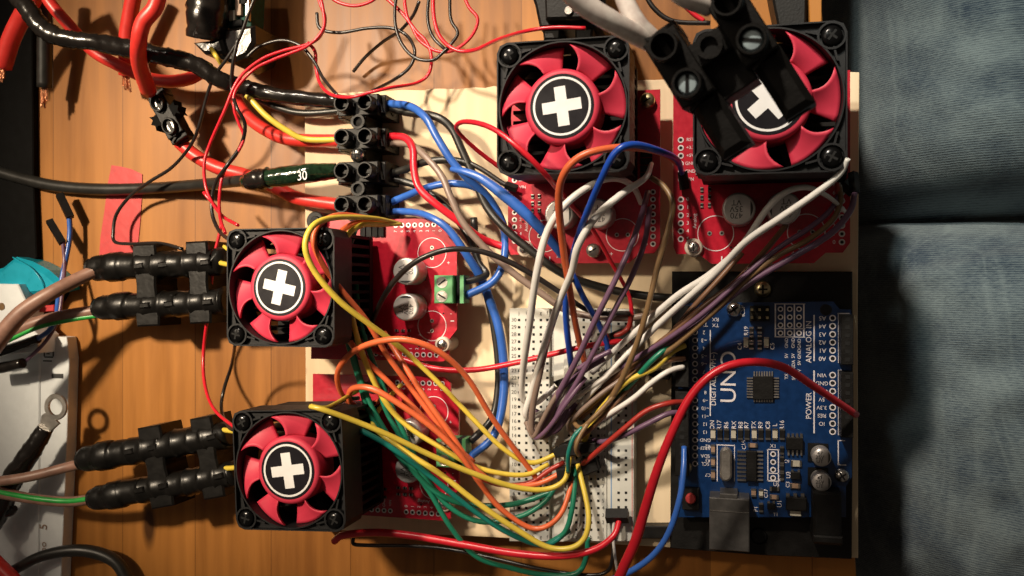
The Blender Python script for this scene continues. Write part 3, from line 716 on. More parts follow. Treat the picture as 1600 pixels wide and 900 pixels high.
    for k, x in enumerate((1114, 1124.5, 1135, 1146, 1156.5, 1167, 1178.5, 1188.5, 1200, 1211, 1222)):
        led = k in (0, 3, 6, 9); smd(x-3.6, 670, x+3.6, 687, 'pale' if led else 'blk', 'light_diode' if led else 'resistor')
    for y in (702, 722, 742): smd(1111, y-7, 1117, y+7, 'tan', 'capacitor_chip')
    smd(1169, 693, 1183, 699, 'tan', 'capacitor_chip')
    for (x, y) in ((1174, 516), (1187, 516), (1174, 529), (1187, 529), (1174, 541), (1187, 541)): smd(x-3, y-5, x+3, y+5, 'blk')
    smd(1162, 527, 1169, 543, 'pale', 'capacitor_chip'); smd(1194, 527, 1201, 543, 'pale', 'capacitor_chip')
    smd(1236, 720, 1252, 729, 'pale', 'capacitor_chip'); smd(1235, 756, 1250, 763, 'tan', 'capacitor_chip'); smd(1203, 761, 1217, 767, 'blk')
    smd(1203, 774, 1216, 780, 'tan', 'capacitor_chip'); smd(1174, 764, 1181, 776, 'tan', 'capacitor_chip'); smd(1186, 765, 1192, 777, 'pale', 'capacitor_chip'); smd(1186, 786, 1192, 800, 'blk')
    for y in (704, 719, 732, 744): smd(1219, y-6, 1224.5, y+6, 'blk')
    c = MB(); c.box(1236, 738, 1250, 749, z, z+8, 'blk', .6)
    for x in (1238, 1248): c.box(x-1.6, 734, x+1.6, 738, z, z+3, 'steel')
    c.build('transistor', root)
    c = MB(); c.box(1199, 787, 1211, 796, z, z+8, 'blk', .6)
    for x in (1201, 1209): c.box(x-1.5, 783, x+1.5, 787, z, z+3, 'steel')
    c.build('transistor', root)
    for (x, y, r, m) in ((1147, 484, 12, 'steel'), (1316, 744, 11, 'steel'), (1070, 732, 11, 'brass')):
        c = MB(); g = P(x, y, z+8); k = K(x, y, z); g.z = z*S
        c.lathe(g, [(r*k, 0), (r*k, 3*S), (r*.85*k, 7*S), (r*.5*k, 9.5*S), (.1*k, 10*S)], m, 26)
        for t in (0, 1):
            u = Vector((math.cos(R(35+90*t)), math.sin(R(35+90*t)))); v = Vector((-u.y, u.x)); q = [g.xy+(u*.62*r*a+v*.12*r*bb)*k for a, bb in ((-1, -1), (1, -1), (1, 1), (-1, 1))]
            c.poly([(p.x, p.y) for p in q], z+8, z+10.4+.1*t, 'hole')
        c.build('screw', root)
uno()
# ------------------------------------------------------------------ black screw terminal strips
def choc(name, label, cat, n, pitch, loc, rot, sc=1.0, tilt=(0, 0), mid=None, screws=(), ext=0, group=None, fins=False, web=0):
    root = thing(name, label, cat, (0, 0, 0), group); p = S
    b = MB()
    def bx(x0, y0, x1, y1, z0, z1, m='blk', bev=1.2): b.poly([(x0*p, y0*p), (x1*p, y0*p), (x1*p, y1*p), (x0*p, y1*p)], z0, z1, m, bev)
    for k in range(n):
        y = -k*pitch
        bx(-40, y-17, -30, y+17, 0, 58); bx(30, y-17+ext*.12, 40+ext, y+17, 0, 58, bev=1.2+ext*.1)
        bx(-33, y-16, 33, y+16, 0, 72)
        # slanting webs on the shoulders
        for s_ in (-1, 1):
            b.poly([(s_*36*p, (y-12)*p), (s_*39*p, (y-12)*p), (s_*31*p, (y+12)*p), (s_*28*p, (y+12)*p)], 57, 66, 'blk')
        for x in (-19, 19):
            b.lathe((x*p, y*p, 0), [(13.5*p, 60*p), (12.8*p, 91*p), (12.2*p, 92*p), (10.4*p, 92*p), (10.0*p, 90*p), (9.8*p, 66*p), (.1*p, 66*p)], 'blk', 28, smooth=False, cap=False)
            b.poly([((x-15)*p, (y-3)*p), ((x+15)*p, (y-3)*p), ((x+15)*p, (y+3)*p), ((x-15)*p, (y+3)*p)], 60, 78, 'blk')
        # wire mouths
        for s_ in (-1, 1):
            b.lathe((s_*(40.2+(ext if s_ > 0 else 0))*p, y*p, 28*p), [(11*p, 0), (11*p, 1.2*p), (.1*p, 1.2*p)], 'hole', 20, ax=(s_, 0, 0), smooth=False)
        if fins:
            for s_ in (-1, 1):
                b.poly([(a_*p, (y+s_*c_)*p) for a_, c_ in ((-9, 14), (9, 14), (7, 22), (12, 28), (5, 26), (0, 32), (-4, 25), (-11, 29), (-8, 21))], 20, 74, 'blk_mat')
        if k < n-1:
            yy = y-pitch/2
            if web: bx(10, min(y, y-pitch)+12, web, max(y, y-pitch)-12, 0, 50)
            bx(-11, yy-pitch/2+14, 11, yy+pitch/2-14, 0, 66)
            b.lathe((0, yy*p, 0), [(11.5*p, 40*p), (11.5*p, 74*p), (7.6*p, 74*p), (7.4*p, 68*p), (.1*p, 68*p)], 'blk', 24, smooth=False, cap=False)
            b.lathe((0, yy*p, 0), [(7.3*p, 66*p), (7.3*p, 68.6*p), (.1*p, 68.6*p)], 'hole', 20, smooth=False)
    b.build('housing', root)
    for (k, x, m) in screws:
        y = -k*pitch; c = MB()
        c.lathe((x*p, y*p, 0), [(9*p, 66*p), (9*p, (71+ext*.28)*p), (7.5*p, (73+ext*.28)*p), (.1*p, (73.4+ext*.28)*p)], m, 22, smooth=False)
        a = R(random.uniform(0, 180)); u = Vector((math.cos(a), math.sin(a))); v = Vector((-u.y, u.x)); q0 = Vector((x, y))
        c.poly([tuple((q0+u*8*e+v*1.5*f)*p) for e, f in ((-1, -1), (1, -1), (1, 1), (-1, 1))], 72+ext*.28, 74+ext*.28, 'hole')
        c.build('screw', root)
    if mid is not None:
        c = MB(); yy = -(mid+.5)*pitch
        c.lathe((0, yy*p, 0), [(11*p, 74*p), (11*p, 76*p), (9.5*p, 80*p), (5.5*p, 83*p), (.1*p, 84*p)], 'steel', 26)
        c.poly([(-6*p, (yy-1)*p), (6*p, (yy-1)*p), (6*p, (yy+1)*p), (-6*p, (yy+1)*p)], 82, 84.5, 'hole')
        c.poly([(-1*p, (yy-6)*p), (1*p, (yy-6)*p), (1*p, (yy+6)*p), (-1*p, (yy+6)*p)], 82, 84.6, 'hole')
        c.build('mounting_screw', root)
    root.location = loc; root.rotation_euler = (R(tilt[0]), R(tilt[1]), R(rot)); root.scale = (sc,)*3
    return root
g = P(551, 160, 92); k = K(551, 160, 92)
scr = [(i, x, 'tin') for i in range(4) for x in (-19, 19)]
choc('terminal_strip', 'long black four way screw terminal strip on the pine board', 'terminal block', 4, 53*k/S, (g.x, g.y, 0), 0, 1.0, mid=1, screws=scr)
g = P(251, 178, 42)
bt = choc('terminal_strip', 'single black two screw terminal joining two thick red cables, lying slanted on the wood', 'terminal block', 1, 50, (g.x, g.y, 0), -60, .92, screws=scr[:2], fins=True)
g = P(1046, 99, 600)
choc('terminal_strip', 'large blurred black two way terminal block hanging in front of the right hand fan', 'terminal block', 2, -62, (g.x+.12, g.y+.12, 5.0), -59, 1.0, tilt=(8, 3), screws=[(0, 19, 'shine'), (1, 19, 'shine')], ext=48, web=44)
bt.scale = (1.2, .95, .42)

# side lying connector strips at the left
M['side'] = mat('connector_black', (.005, .0045, .004), .34, var=.4, bump=.2, bscale=9, spec=.35)
def side_block(label, x0, y0, rot, uL=-100):
    root = thing('terminal_strip', label, 'terminal block', P(x0, y0, TZ), 'sleeved black connector strips beside the left fans')
    a = R(rot)
    def T(u, v): return (x0+u*math.cos(a)+v*math.sin(a), y0-u*math.sin(a)+v*math.cos(a))
    z0 = 0
    def rail(v, uL, uR, wd):
        m = MB(); us = [uL, uL+6, uL+24, uL+26, uL+46, uL+50]; rs = [wd*.8, wd*.92, wd*.92, wd*1.04, wd*1.04, wd*.95]
        u = uL+62; b_ = 0
        while u < uR-16: us += [u, u+13, u+16]; rs += [wd*.93, wd*.93, wd*1.06 if b_ % 2 else wd*1.0]; u += 24; b_ += 1
        us += [uR-10, uR]; rs += [wd*.9, wd*.7]
        m.tube([P(*T(a, v+random.uniform(-1, 1)), 40) for a in us], [r_*1.12*K(x0, y0, 34) for r_ in rs], 'side', 12, 2)
        k = K(x0, y0, 34); c = P(*T(uL, v), 40); d = (P(*T(uL-10, v), 40)-c).normalized()
        m.lathe(c, [(wd*.8*k, -.02), (wd*.8*k, .05), (wd*.62*k, .05), (wd*.58*k, -.02)], 'side', 20, ax=d, smooth=False, cap=False)
        for a in (uL+62, uL+100, uR-40): m.tr([T(a, v-4), T(a+15, v-5), T(a+16, v+4), T(a, v+5)], 56, 64, 'side', 2)
        m.build('rail', root)
    rail(-31, uL, 106, 20); rail(31, uL+6, 106, 19)
    for (u, w_) in ((-20, 18), (62, 17)):
        m = MB()
        m.tr([T(u-w_, -65), T(u+w_, -65), T(u+w_*1.05, -50), T(u+w_*.85, 0), T(u+w_*1.05, 50), T(u+w_, 64), T(u-w_, 64), T(u-w_*1.05, 50), T(u-w_*.85, 0), T(u-w_*1.05, -50)], -5, 56, 'side', 3)
        m.tr([T(u-w_*.75, -60), T(u+w_*.7, -61), T(u+w_*.75, -52), T(u-w_*.75, -52)], 36, 50, 'side', 2)
        m.cyl(*T(u, 0), w_*.5, 30, 46, 'side', 16, 2); m.cyl(*T(u-4, -57), 5, 48, 54, 'side', 12, 1)
        m.build('link', root)
    return root
side_block('black connector pair left of the upper fan', 247, 445, 3)
side_block('lower pair of black sleeved connectors, where the bright green wire ends', 262, 727, 10, -128)
# black connector above the top centre fan
root = thing('terminal_strip', 'black terminal strip standing at the top edge above the centre fan', 'terminal block', P(880, 20, 0))
m = MB(); m.tr([(818, -40), (945, -40), (946, 10), (938, 40), (843, 44), (835, 6)], 0, 150, 'blk', 4); m.tr([(850, -30), (932, -30), (930, 28), (852, 30)], 140, 170, 'blk', 3); m.build('housing', root)
for x in (862, 912): m = MB(); m.tr([(x-15, 36), (x+15, 36), (x+13, 62), (x-13, 62)], 0, 140, 'blk', 3); m.build('mouth', root)
m = MB(); m.cyl(888, 16, 7, 165, 174, 'tin', 20, 1); m.build('screw', root)
# taped circuit at the top left with its green board
root = thing('taped_module', 'small green circuit board wrapped in shiny black tape at the top edge', 'circuit board', P(335, 30, TZ))
m = MB(); m.tube([P(322, -60, 60), P(325, -10, 62), P(324, 30, 62), P(322, 60, 55)], [36*S, 35*S, 33*S, 30*S], 'tape', 18, 6, wob=.05); m.build('tape_wrap', root)
m = MB(); M['pcbgrn'] = mat('green_board', (.010, .06, .045), .6, var=.4, vscale=14, spec=.2)
m.tr([(345, -60), (396, -60), (392, 46), (352, 44)], 0, 40, 'pcbgrn', 1)
for (x, y, w_, h_, mm_) in ((372, 10, 5, 14, 'tan'), (380, -4, 8, 10, 'hole'), (362, 24, 5, 8, 'pale'), (386, 14, 3, 18, 'tin'), (370, 36, 9, 5, 'hole'), (356, 4, 2, 20, 'tin')): m.box(x-w_, y-h_, x+w_, y+h_, 40, 47, mm_, .6)
m.build('board', root)
m = MB(); m.tr([(338, 46), (396, 38), (397, 66), (386, 86), (360, 98), (336, 88), (316, 74)], -30, 56, 'tape', 6); m.tr([(300, 66), (345, 60), (352, 84), (318, 84)], 0, 66, 'tape', 5); m.build('tape_end', root)
# fuse in clear-green sleeve
root = thing('blade_fuse', 'dark green glossy fuse in black sleeve with white number 30', 'fuse', P(460, 277, 0))
m = MB(); m.tube([P(382, 284, 60), P(400, 280, 70), P(440, 276, 72), P(480, 271, 70), P(526, 267, 50)], [10*S, 14.5*S, 16*S, 15.5*S, 13*S], 'darkglass', 16, 7, wob=.03); m.build('body', root)
m = MB(); m.tube([P(388, 284, 66), P(402, 281, 71), P(420, 278, 72)], [13*S, 16.5*S, 17*S], 'tape', 16, 7, wob=.06); m.build('sleeve', root)
m = MB(); m.text('30', 472, 275, 93, 21, 'silk', 4, .85); m.build('number', root)
# nylon standoff dark post next to the fan
root = None
m = MB(); m.cyl(492, 345, 15, 0, 60, 'blk', 24, 2); m.cyl(492, 345, 8, 60, 64, 'blk_gloss', 20, 1); tag(m.build('post'), 'black round post between the terminal strip and the left upper fan', 'standoff')
# red tape on the wood
m = MB(); m.tr([(174, 258), (188, 260), (205, 264), (222, 272), (222, 300), (219, 345), (214, 398), (205, 402), (190, 398), (172, 402), (155, 398), (157, 370), (163, 330), (168, 290)], TZ+.5, TZ+1.6, 'redtape')
tag(m.build('tape_strip'), 'creased strip of red tape stuck on the wood', 'tape')
# ------------------------------------------------------------------ things in the lower left corner
root = thing('card_box', 'white printed card box with folded seam in the lower left corner', 'box', P(50, 700, TZ))
m = MB(); m.tr([(-200, 519), (60, 524), (104, 527), (108, 560), (104, 700), (95, 905), (90, 1000), (-200, 1000)], TZ+1, TZ+26, 'paper', 1); m.build('body', root)
m = MB(); m.tr([(46, 530), (62, 530), (60, 1000), (42, 1000)], TZ+20, TZ+29, 'paper', 2); m.build('fold', root)
m = MB(); zz = TZ+27
m.rect(79, 584, 100, 591, zz, 'ink'); m.build('printed_bar', root); m = MB()
for q in ((68, 543, 84, 545), (68, 557, 84, 559), (68, 545, 70, 557), (82, 545, 84, 557), (72, 548, 80, 549.5), (72, 552, 78, 553.5), (66, 563, 82, 565)): m.rect(*q, zz, 'ink')
m.build('print', root); m = MB(); m.text('5', 68, 823, zz, 20, 'tan', 90); m.text('oo', 68, 855, zz, 16, 'tan', 90); m.build('lettering', root)
m = MB(); m.tr([(-200, 440), (28, 444), (40, 470), (34, 500), (60, 524), (58, 552), (-200, 560)], TZ+20, TZ+70, 'paper', 2); m.cyl(2, 479, 6, TZ+69, TZ+71, 'wire_gold', 16)
tag(m.build('white_carton'), 'plain white carton corner below the turquoise plastic piece', 'box')
# turquoise object
root = thing('plastic_holder', 'rounded turquoise plastic piece beside the white carton', 'holder', P(20, 430, TZ))
m = MB(); m.tr([(-40, 430), (0, 418), (20, 401), (45, 408), (72, 422), (92, 440), (94, 452), (60, 462), (-40, 470)], TZ+2, TZ+52, 'turq', 9)
m.build('body', root)
m = MB(); m.tube([P(20, 402, TZ+50), P(50, 420, TZ+56), P(66, 442, TZ+56), P(70, 458, TZ+50)], 1.2*S, 'turq', 8, 6); m.build('rim', root)
m = MB(); m.tr([(30, 455), (94, 452), (80, 478), (58, 482), (40, 474)], TZ+1, TZ+30, 'blk_mat', 3); tag(m.build('dark_clip'), 'small dark piece tucked under the turquoise plastic', 'clip')
m = MB(); m.tr([(62, 478), (84, 476), (84, 486), (60, 488)], TZ+24, TZ+32, 'redtape', 1); tag(m.build('red_tab'), 'tiny red tab behind the crossing blue and brown wires', 'tab')
# ring terminal
root = thing('cable_lug', 'metal ring terminal with shiny black sleeve lying on the white card', 'cable lug', P(60, 690, TZ+30))
m = MB(); z = 20; c = P(86, 636, z); k = K(86, 636, z)
m.lathe((c.x, c.y, 0), [(20*k, (z-5)*S), (21*k, z*S-.02), (20*k, z*S), (13.2*k, z*S), (12.4*k, z*S-.02), (13*k, (z-5)*S)], 'tin', 36, smooth=False, cap=False)
m.tr([(68, 646), (86, 656), (92, 662), (80, 673), (62, 664), (64, 650)], z-5, z-.4, 'tin', 1); m.build('ring', root)
m = MB(); m.tube([P(72, 668, 22), P(56, 694, 24), P(36, 724, 26), (P(14, 758, 26)), P(-8, 800, 20), P(-30, 830, 18)], [13*S, 17*S, 18*S, 20*S, 24*S, 24*S], 'tape', 16, 7, wob=.06); m.build('sleeve', root)
m = MB(); m.tube([P(-12, 800, 10), P(12, 800, 14), P(24, 794, 12)], [12*S, 10*S, 6*S], 'tape', 12, 6, wob=.08); m.build('sleeve_tail', root)
# ------------------------------------------------------------------ cables and wires
GR = {}
def wire(label, m, r, pts, name='jumper_wire', cat='wire', group=None, conn=(), bare=(), wob=0, n=10, extra=None, twist=0.0):
    """points are where the wire is seen, with its height above the pine board; r is its seen half width"""
    W3 = [P(x, y, z) for x, y, z in pts]
    if isinstance(r, (list, tuple)): rr = [a*K(*p) for a, p in zip(r, pts)]
    else: rr = [r*K(*p) for p in pts]
    multi = conn or bare or extra
    b = MB(); b.tube(W3, rr, m, n, 7, wob, twist=twist)
    if not multi:
        o = b.build(name); tag(o, label, cat, group); return o
    root = thing(name, label, cat, W3[0], group)
    b.build('insulation', root)
    for c in conn:
        q = MB(); a, d = P(*c[0]), P(*c[1]); wd = (c[2] if len(c) > 2 else 6)*K(*c[0])*1.3
        q.tube([a, a.lerp(d, .5), d], wd, 'blk', 4, 2); q.build('connector', root)
    for c in bare:
        q = MB(); a, d = P(*c[0]), P(*c[1]); rad = c[2]*K(*c[0])
        for s_ in range(9):
            of = Vector((random.uniform(-1, 1), random.uniform(-1, 1), random.uniform(-.6, .6)))*rad*.62
            of2 = of*random.uniform(.7, 1.5); q.tube([a+of, a.lerp(d, .5)+of*1.15, d+of2+(d-a)*random.uniform(-.2, .1)], rad*.22, 'copper', 5, 3)
        q.build('bare_strands', root)
    if extra: extra(root)
    return root
H = 6
def cab(label, m, r, pts, **k): return wire(label, m, r, pts, name='cable', cat='cable', n=14, **k)
# thick ones, top left
cab('thick black taped cable running from the top left corner to the long terminal strip', 'tape', [15, 15, 15, 14, 14, 15, 15, 14, 14, 13, 12, 11],
    [(10, -30, 150), (42, 12, 160), (68, 45, 160), (100, 60, 155), (150, 66, 145), (205, 77, 125), (255, 88, 110), (305, 101, 95), (345, 125, 80), (385, 138, 60), (440, 150, 50), (542, 160, 30)], wob=.07, twist=.45)
cab('dark brown thin cable just below the black taped one, entering the same terminal', 'cable_blk', 5.5, [(362, 130, 20), (400, 152, 25), (440, 170, 30), (480, 177, 32), (545, 172, 28)])
cab('black cable end with bare copper hanging at the left edge of the wood', 'cable_blk', 11.5, [(64, -20, 20), (70, 30, 10), (70, 80, 0), (70, 137, -10)], bare=(((70, 135, -12), (71, 163, -12), 8),))
cab('thick red cable cut off at the far upper left, copper showing', 'redcable', 14, [(62, -20, 60), (38, 20, 40), (18, 60, 30), (4, 104, 20)], bare=(((3, 102, 20), (2, 126, 20), 9),))
cab('red cable passing under the black taped cable and curving to the taped module', 'redcable', [9, 9.5, 9.5, 9.5, 9.5, 9.5, 10, 10, 10], [(62, -30, 60), (78, 4, 60), (112, 44, 50), (146, 80, 30), (185, 102, 20), (225, 120, 5), (262, 127, 0), (295, 123, 5), (318, 110, 10)])
cab('short red cable coming straight down from the top edge to bare copper', 'redcable', 12, [(212, -20, 10), (204, 20, 0), (198, 60, -10), (198, 118, -25)], bare=(((197, 118, -25), (199, 140, -28), 8),))
cab('red cable looping over the black taped cable into the slanted terminal', 'redcable', 12.5, [(252, -30, 170), (243, 10, 175), (224, 35, 175), (217, 65, 165), (218, 100, 120), (232, 142, 50)])
cab('red cable leaving the slanted terminal and passing under the fuse to the strip', 'redcable', 10.5, [(280, 222, 0), (305, 243, 0), (340, 262, 0), (378, 272, 0), (410, 283, 8), (440, 298, 15), (470, 311, 22), (545, 322, 28)])
cab('black cable crossing the wood from the left edge to the fuse', 'cable_blk', [9, 9, 9.5, 9.5, 9, 9, 9], [(-30, 260, -45), (30, 278, -46), (90, 291, -46), (160, 296, -45), (240, 294, -40), (320, 288, -10), (392, 281, 50)])
cab('dark red cable behind the yellow wire going into the second terminal', 'redcable', 10, [(368, 155, -10), (385, 180, 0), (415, 203, 10), (455, 218, 20), (545, 220, 28)])
wire('yellow wire into the second terminal of the long strip', 'wire_yel', 4.8, [(366, 132, 50), (385, 148, 60), (415, 180, 60), (450, 205, 50), (480, 218, 40), (545, 218, 30)], name='power_wire')
wire('short yellow wire peeking from the taped module', 'wire_yel', 3.6, [(330, 76, 70), (338, 88, 80), (346, 100, 70)], name='power_wire')
cab('black cable curling along the bottom left corner', 'cable_blk', [8, 8, 8.5, 9.5, 10, 10, 10], [(-20, 915, 0), (25, 889, 0), (65, 869, -5), (115, 860, -15), (155, 865, -25), (185, 882, -30), (205, 920, -30)])
cab('red cable stub in the bottom left corner', 'redcable', 11, [(-30, 855, 30), (-5, 880, 30), (20, 905, 30), (40, 930, 30)])
def stripe(pts, r, off):
    def f(root):
        q = MB(); k = [P(x+off[0], y+off[1], z+off[2]) for x, y, z in pts]
        q.tube(k, r*S, 'cable_grn', 10, 7); q.build('green_core', root)
    return f
p_ = [(-40, 580, 110), (0, 528, 110), (35, 488, 105), (80, 458, 90), (130, 432, 60), (175, 412, 40)]
cab('brown clear sheathed cable rising to the left edge from the upper connectors', 'cable_brn', [15, 14, 13, 11.5, 10.5, 9.5], p_)
p_ = [(-40, 550, 60), (20, 520, 60), (60, 503, 55), (110, 492, 40), (150, 486, 30), (190, 480, 30)]
cab('brown cable with dark green core below the thicker brown one', 'cable_brn', 9.5, p_, extra=stripe(p_, 4.4, (3, 7, 3)))
p_ = [(-40, 755, 70), (0, 752, 70), (50, 744, 60), (105, 730, 40), (160, 716, 40)]
cab('plain brown cable of the lower connectors', 'cable_brn', 8, p_)
p_ = [(-40, 760, 50), (0, 770, 50), (50, 779, 50), (100, 784, 40), (135, 781, 40), (168, 774, 40)]
cab('brown cable with bright green core, lower connectors', 'cable_brn', [9, 9, 8, 8, 8, 7], p_, extra=stripe(p_, 4.6, (0, -1, 6)))
# foreground clear cables
cab('thick blurred clear cable from the top edge to the hanging terminal block', 'cable_clr', [19, 18, 17, 16], [(850, -60, 620), (905, 0, 600), (960, 36, 580), (1030, 72, 540)])
cab('second blurred clear cable just right of the first, ending at the hanging block', 'cable_clr', [15, 15, 15, 14], [(965, -60, 560), (975, -5, 560), (995, 35, 560), (1022, 62, 550)])
cab('blurred clear cable at the top edge reaching the upper half of the hanging block', 'cable_clr', [17, 16, 16], [(1020, -60, 600), (1062, -10, 590), (1108, 10, 570)])
TW = 'thin red and black fan wires looping over the wood'
def thin(label, m, pts, r=2.7, **k): return wire(label, m, r, pts, name='fan_wire', group=TW, n=8, **k)
thin('outer thin red wire sweeping from the top edge to the upper left fan', 'wire_red', [(492, -20, 60), (500, 5, 60), (508, 28, 60), (503, 52, 60), (485, 68, 62), (440, 80, 70), (405, 95, 80), (372, 125, 90), (350, 175, 90), (328, 225, 80), (319, 258, 80), (324, 300, 80), (345, 335, 100), (372, 352, 150)])
thin('inner thin red wire twisting with a black one to the upper left fan', 'wire_red', [(496, -20, 70), (505, 15, 70), (505, 45, 68), (480, 72, 68), (430, 92, 80), (395, 110, 90), (368, 142, 90), (366, 170, 90), (373, 192, 85), (381, 215, 80), (370, 240, 80), (350, 268, 80), (343, 305, 90), (344, 340, 120), (352, 364, 160)])
thin('long thin black wire from the top edge down to the upper black connectors', 'wire_blk', [(405, -20, 100), (388, 22, 100), (374, 60, 95), (352, 95, 90), (334, 120, 80), (322, 155, 70), (310, 200, 60), (296, 230, 40), (268, 262, 10), (232, 285, 0), (202, 308, -20), (182, 335, -25), (177, 362, -25), (180, 378, -20), (205, 381, 0), (250, 380, 30), (285, 389, 50)], r=2.7)
thin('thin black wire twisted round the inner red one beside the slanted terminal', 'wire_blk', [(372, 60, 100), (364, 100, 95), (362, 140, 80), (370, 168, 100), (383, 195, 90), (376, 228, 78), (355, 258, 90), (335, 290, 80), (331, 330, 80), (342, 360, 100), (362, 378, 150)], r=3)
thin('thin red wire dropping to the top of the long terminal strip then rising right', 'wire_red', [(480, 66, 60), (492, 80, 50), (494, 105, 50), (500, 130, 60), (516, 147, 90), (545, 152, 112), (580, 144, 112), (610, 137, 100), (650, 130, 60), (670, 115, 50), (674, 88, 50), (666, 65, 50), (650, 48, 50), (636, 25, 50), (630, -20, 50)])
thin('thin black wire arching over to the top of the long terminal strip', 'wire_blk', [(385, 90, 60), (405, 73, 60), (440, 63, 60), (470, 72, 60), (490, 95, 60), (505, 122, 70), (528, 150, 100)])
thin('thin black wire bending right across the wood at the top', 'wire_blk', [(495, 20, 40), (500, 44, 40), (530, 51, 40), (575, 44, 40), (612, 44, 40), (636, 56, 40), (648, 80, 50), (640, 105, 50), (615, 125, 60), (582, 142, 112)])
thin('thin black loop hanging from the top edge beside the crossing red wires', 'wire_blk', [(622, -20, 60), (617, 15, 60), (619, 45, 60), (630, 72, 60), (650, 91, 60), (676, 94, 60), (692, 82, 55), (708, 65, 50), (715, 50, 50), (704, 28, 50), (703, -20, 50)])
thin('thin dark wire from the wood up to the top edge, left of the loops', 'wire_blk', [(552, 112, -40), (572, 88, -30), (600, 64, 0), (625, 48, 30), (645, 25, 50), (655, 2, 60)])
thin('thin red loop at the top edge nearest the centre fan', 'wire_red', [(720, -20, 50), (732, 10, 50), (746, 28, 50), (742, 48, 50), (728, 66, 50), (705, 80, 50), (680, 79, 50), (655, 62, 50), (640, 35, 50), (620, 12, 50), (595, -10, 50)])
thin('thin red wire running along the top of the centre fan', 'wire_red', [(677, -20, 60), (678, 25, 60), (688, 58, 60), (712, 78, 60), (742, 78, 70), (778, 62, 120), (820, 49, 190), (865, 43, 200), (915, 44, 200)], r=3.2)
thin('thin black wire beside the red one left of the centre fan', 'wire_blk', [(672, -20, 50), (668, 25, 50), (675, 55, 50), (692, 74, 50), (702, 80, 45)])
thin('thin red wire bowed along the top edge', 'wire_red', [(508, -10, 50), (530, 4, 50), (555, 9, 50), (580, 2, 50), (600, -15, 50)])
thin('black wire between the hanging clear cables at the top', 'wire_blk', [(1004, -20, 60), (1018, 8, 60), (1040, 28, 60), (1065, 35, 60), (1110, 36, 60)], r=4)
thin('short red wire behind the hanging terminal block', 'wire_red', [(1066, 5, 60), (1084, 22, 60), (1100, 33, 60)], r=4)
thin('red wire left of the upper left fan leading down to the lower fan', 'wire_red', [(318, 300, 40), (345, 340, 40), (335, 400, 40), (330, 445, 40), (325, 490, 20), (318, 550, 0), (320, 600, 20), (335, 640, 60), (372, 672, 120)])
thin('thin black wire from the upper left fan to the lower left fan', 'wire_blk', [(368, 535, 120), (362, 570, 40), (350, 608, 20), (346, 640, 40), (358, 668, 100), (380, 676, 140)])
for (lb, a, b) in (('yellow green fan lead poking out of the upper connectors', (338, 409, 40), (372, 413, 90)), ('yellow green fan lead above the other one at the lower connectors', (340, 670, 40), (392, 674, 90)), ('yellow green fan lead below the other one at the lower connectors', (345, 732, 40), (385, 726, 90))):
    wire(lb, 'wire_yel', 4, [a, ((a[0]+b[0])/2, (a[1]+b[1])/2+2, 70), b], name='fan_lead')
wire('short yellow lead curving past the top left screw of the upper left fan', 'wire_yel', 3, [(350, 385, 90), (362, 394, 100), (376, 402, 110)], name='fan_lead')
# left loose jumper wires
wire('blue jumper wire with black tip at the left edge of the wood', 'wire_blue', 4, [(108, 335, -30), (109, 370, -30), (100, 420, -20), (92, 460, -10), (88, 495, 10), (78, 515, 20), (58, 530, 20)], conn=(((93, 304, -30), (110, 340, -30), 6),))
wire('purple jumper wire with black tip and steel pin beside the blue one', 'wire_pur', 3, [(98, 378, -20), (101, 410, -20), (97, 460, 0), (90, 500, 10), (70, 535, 10), (36, 568, 10)], conn=(((77, 345, -20), (98, 380, -20), 5.5),), bare=())
root = None
wire('slanted black sleeved wire end on the white card, upper one', 'tape', [9, 8, 7], [(-30, 556, 20), (15, 545, 20), (60, 529, 20)], name='sleeved_wire')
wire('flat black sleeved wire end on the white card, lower one', 'tape', [9, 9, 8], [(-30, 578, 20), (5, 574, 20), (36, 567, 20)], name='sleeved_wire')
# ------------------------------------------------------------------ power wires right of the long strip
def pw(label, m, r, pts, **k): return wire(label, m, r, pts, name='power_wire', cat='wire', n=12, **k)
pw('long black power wire from the first terminal sweeping right to the blue board', 'cable_blk', 6.5, [(606, 168, 40), (640, 176, 50), (680, 182, 60), (705, 200, 60), (722, 235, 60), (740, 275, 60), (760, 322, 62), (790, 358, 66), (830, 392, 66), (880, 428, 60), (940, 449, 50), (1000, 461, 45), (1075, 468, 40)])
pw('blue power wire from the first terminal down to the upper green terminal', 'wire_blue', 6.3, [(606, 162, 44), (640, 166, 60), (665, 184, 75), (683, 215, 80), (705, 250, 80), (730, 278, 75), (760, 305, 60), (782, 340, 50), (790, 375, 45), (785, 415, 50), (768, 442, 60), (728, 462, 66)])
pw('flat doubled blue wire lying across toward the board under the centre fan', 'wire_blue', [4, 6, 7, 9, 9, 8, 7, 5], [(705, 264, 80), (725, 268, 85), (752, 279, 88), (785, 303, 88), (815, 328, 86), (845, 358, 80), (870, 388, 66), (876, 400, 56)])
pw('blue power wire arching from the lowest terminal over the brown wire', 'wire_blue', 5.8, [(606, 318, 30), (635, 306, 40), (665, 294, 55), (700, 287, 60), (738, 291, 55), (765, 310, 45), (785, 350, 40), (790, 385, 40)])
pw('long blue power wire from the lowest terminal down beside the breadboard', 'wire_blue', [5.5, 5.5, 5.5, 6, 6.5, 7, 7, 7, 7, 7, 6.5, 6], [(606, 331, 30), (640, 331, 40), (670, 338, 70), (700, 358, 75), (727, 395, 70), (750, 432, 50), (765, 468, 40), (780, 515, 40), (787, 570, 40), (786, 625, 45), (772, 680, 55), (735, 714, 66)])
pw('black power wire hugging the long blue one down to the lower green terminal', 'cable_blk', 6, [(740, 340, 30), (745, 400, 30), (758, 450, 30), (770, 500, 30), (778, 560, 30), (778, 610, 32), (768, 655, 40), (735, 690, 60)])
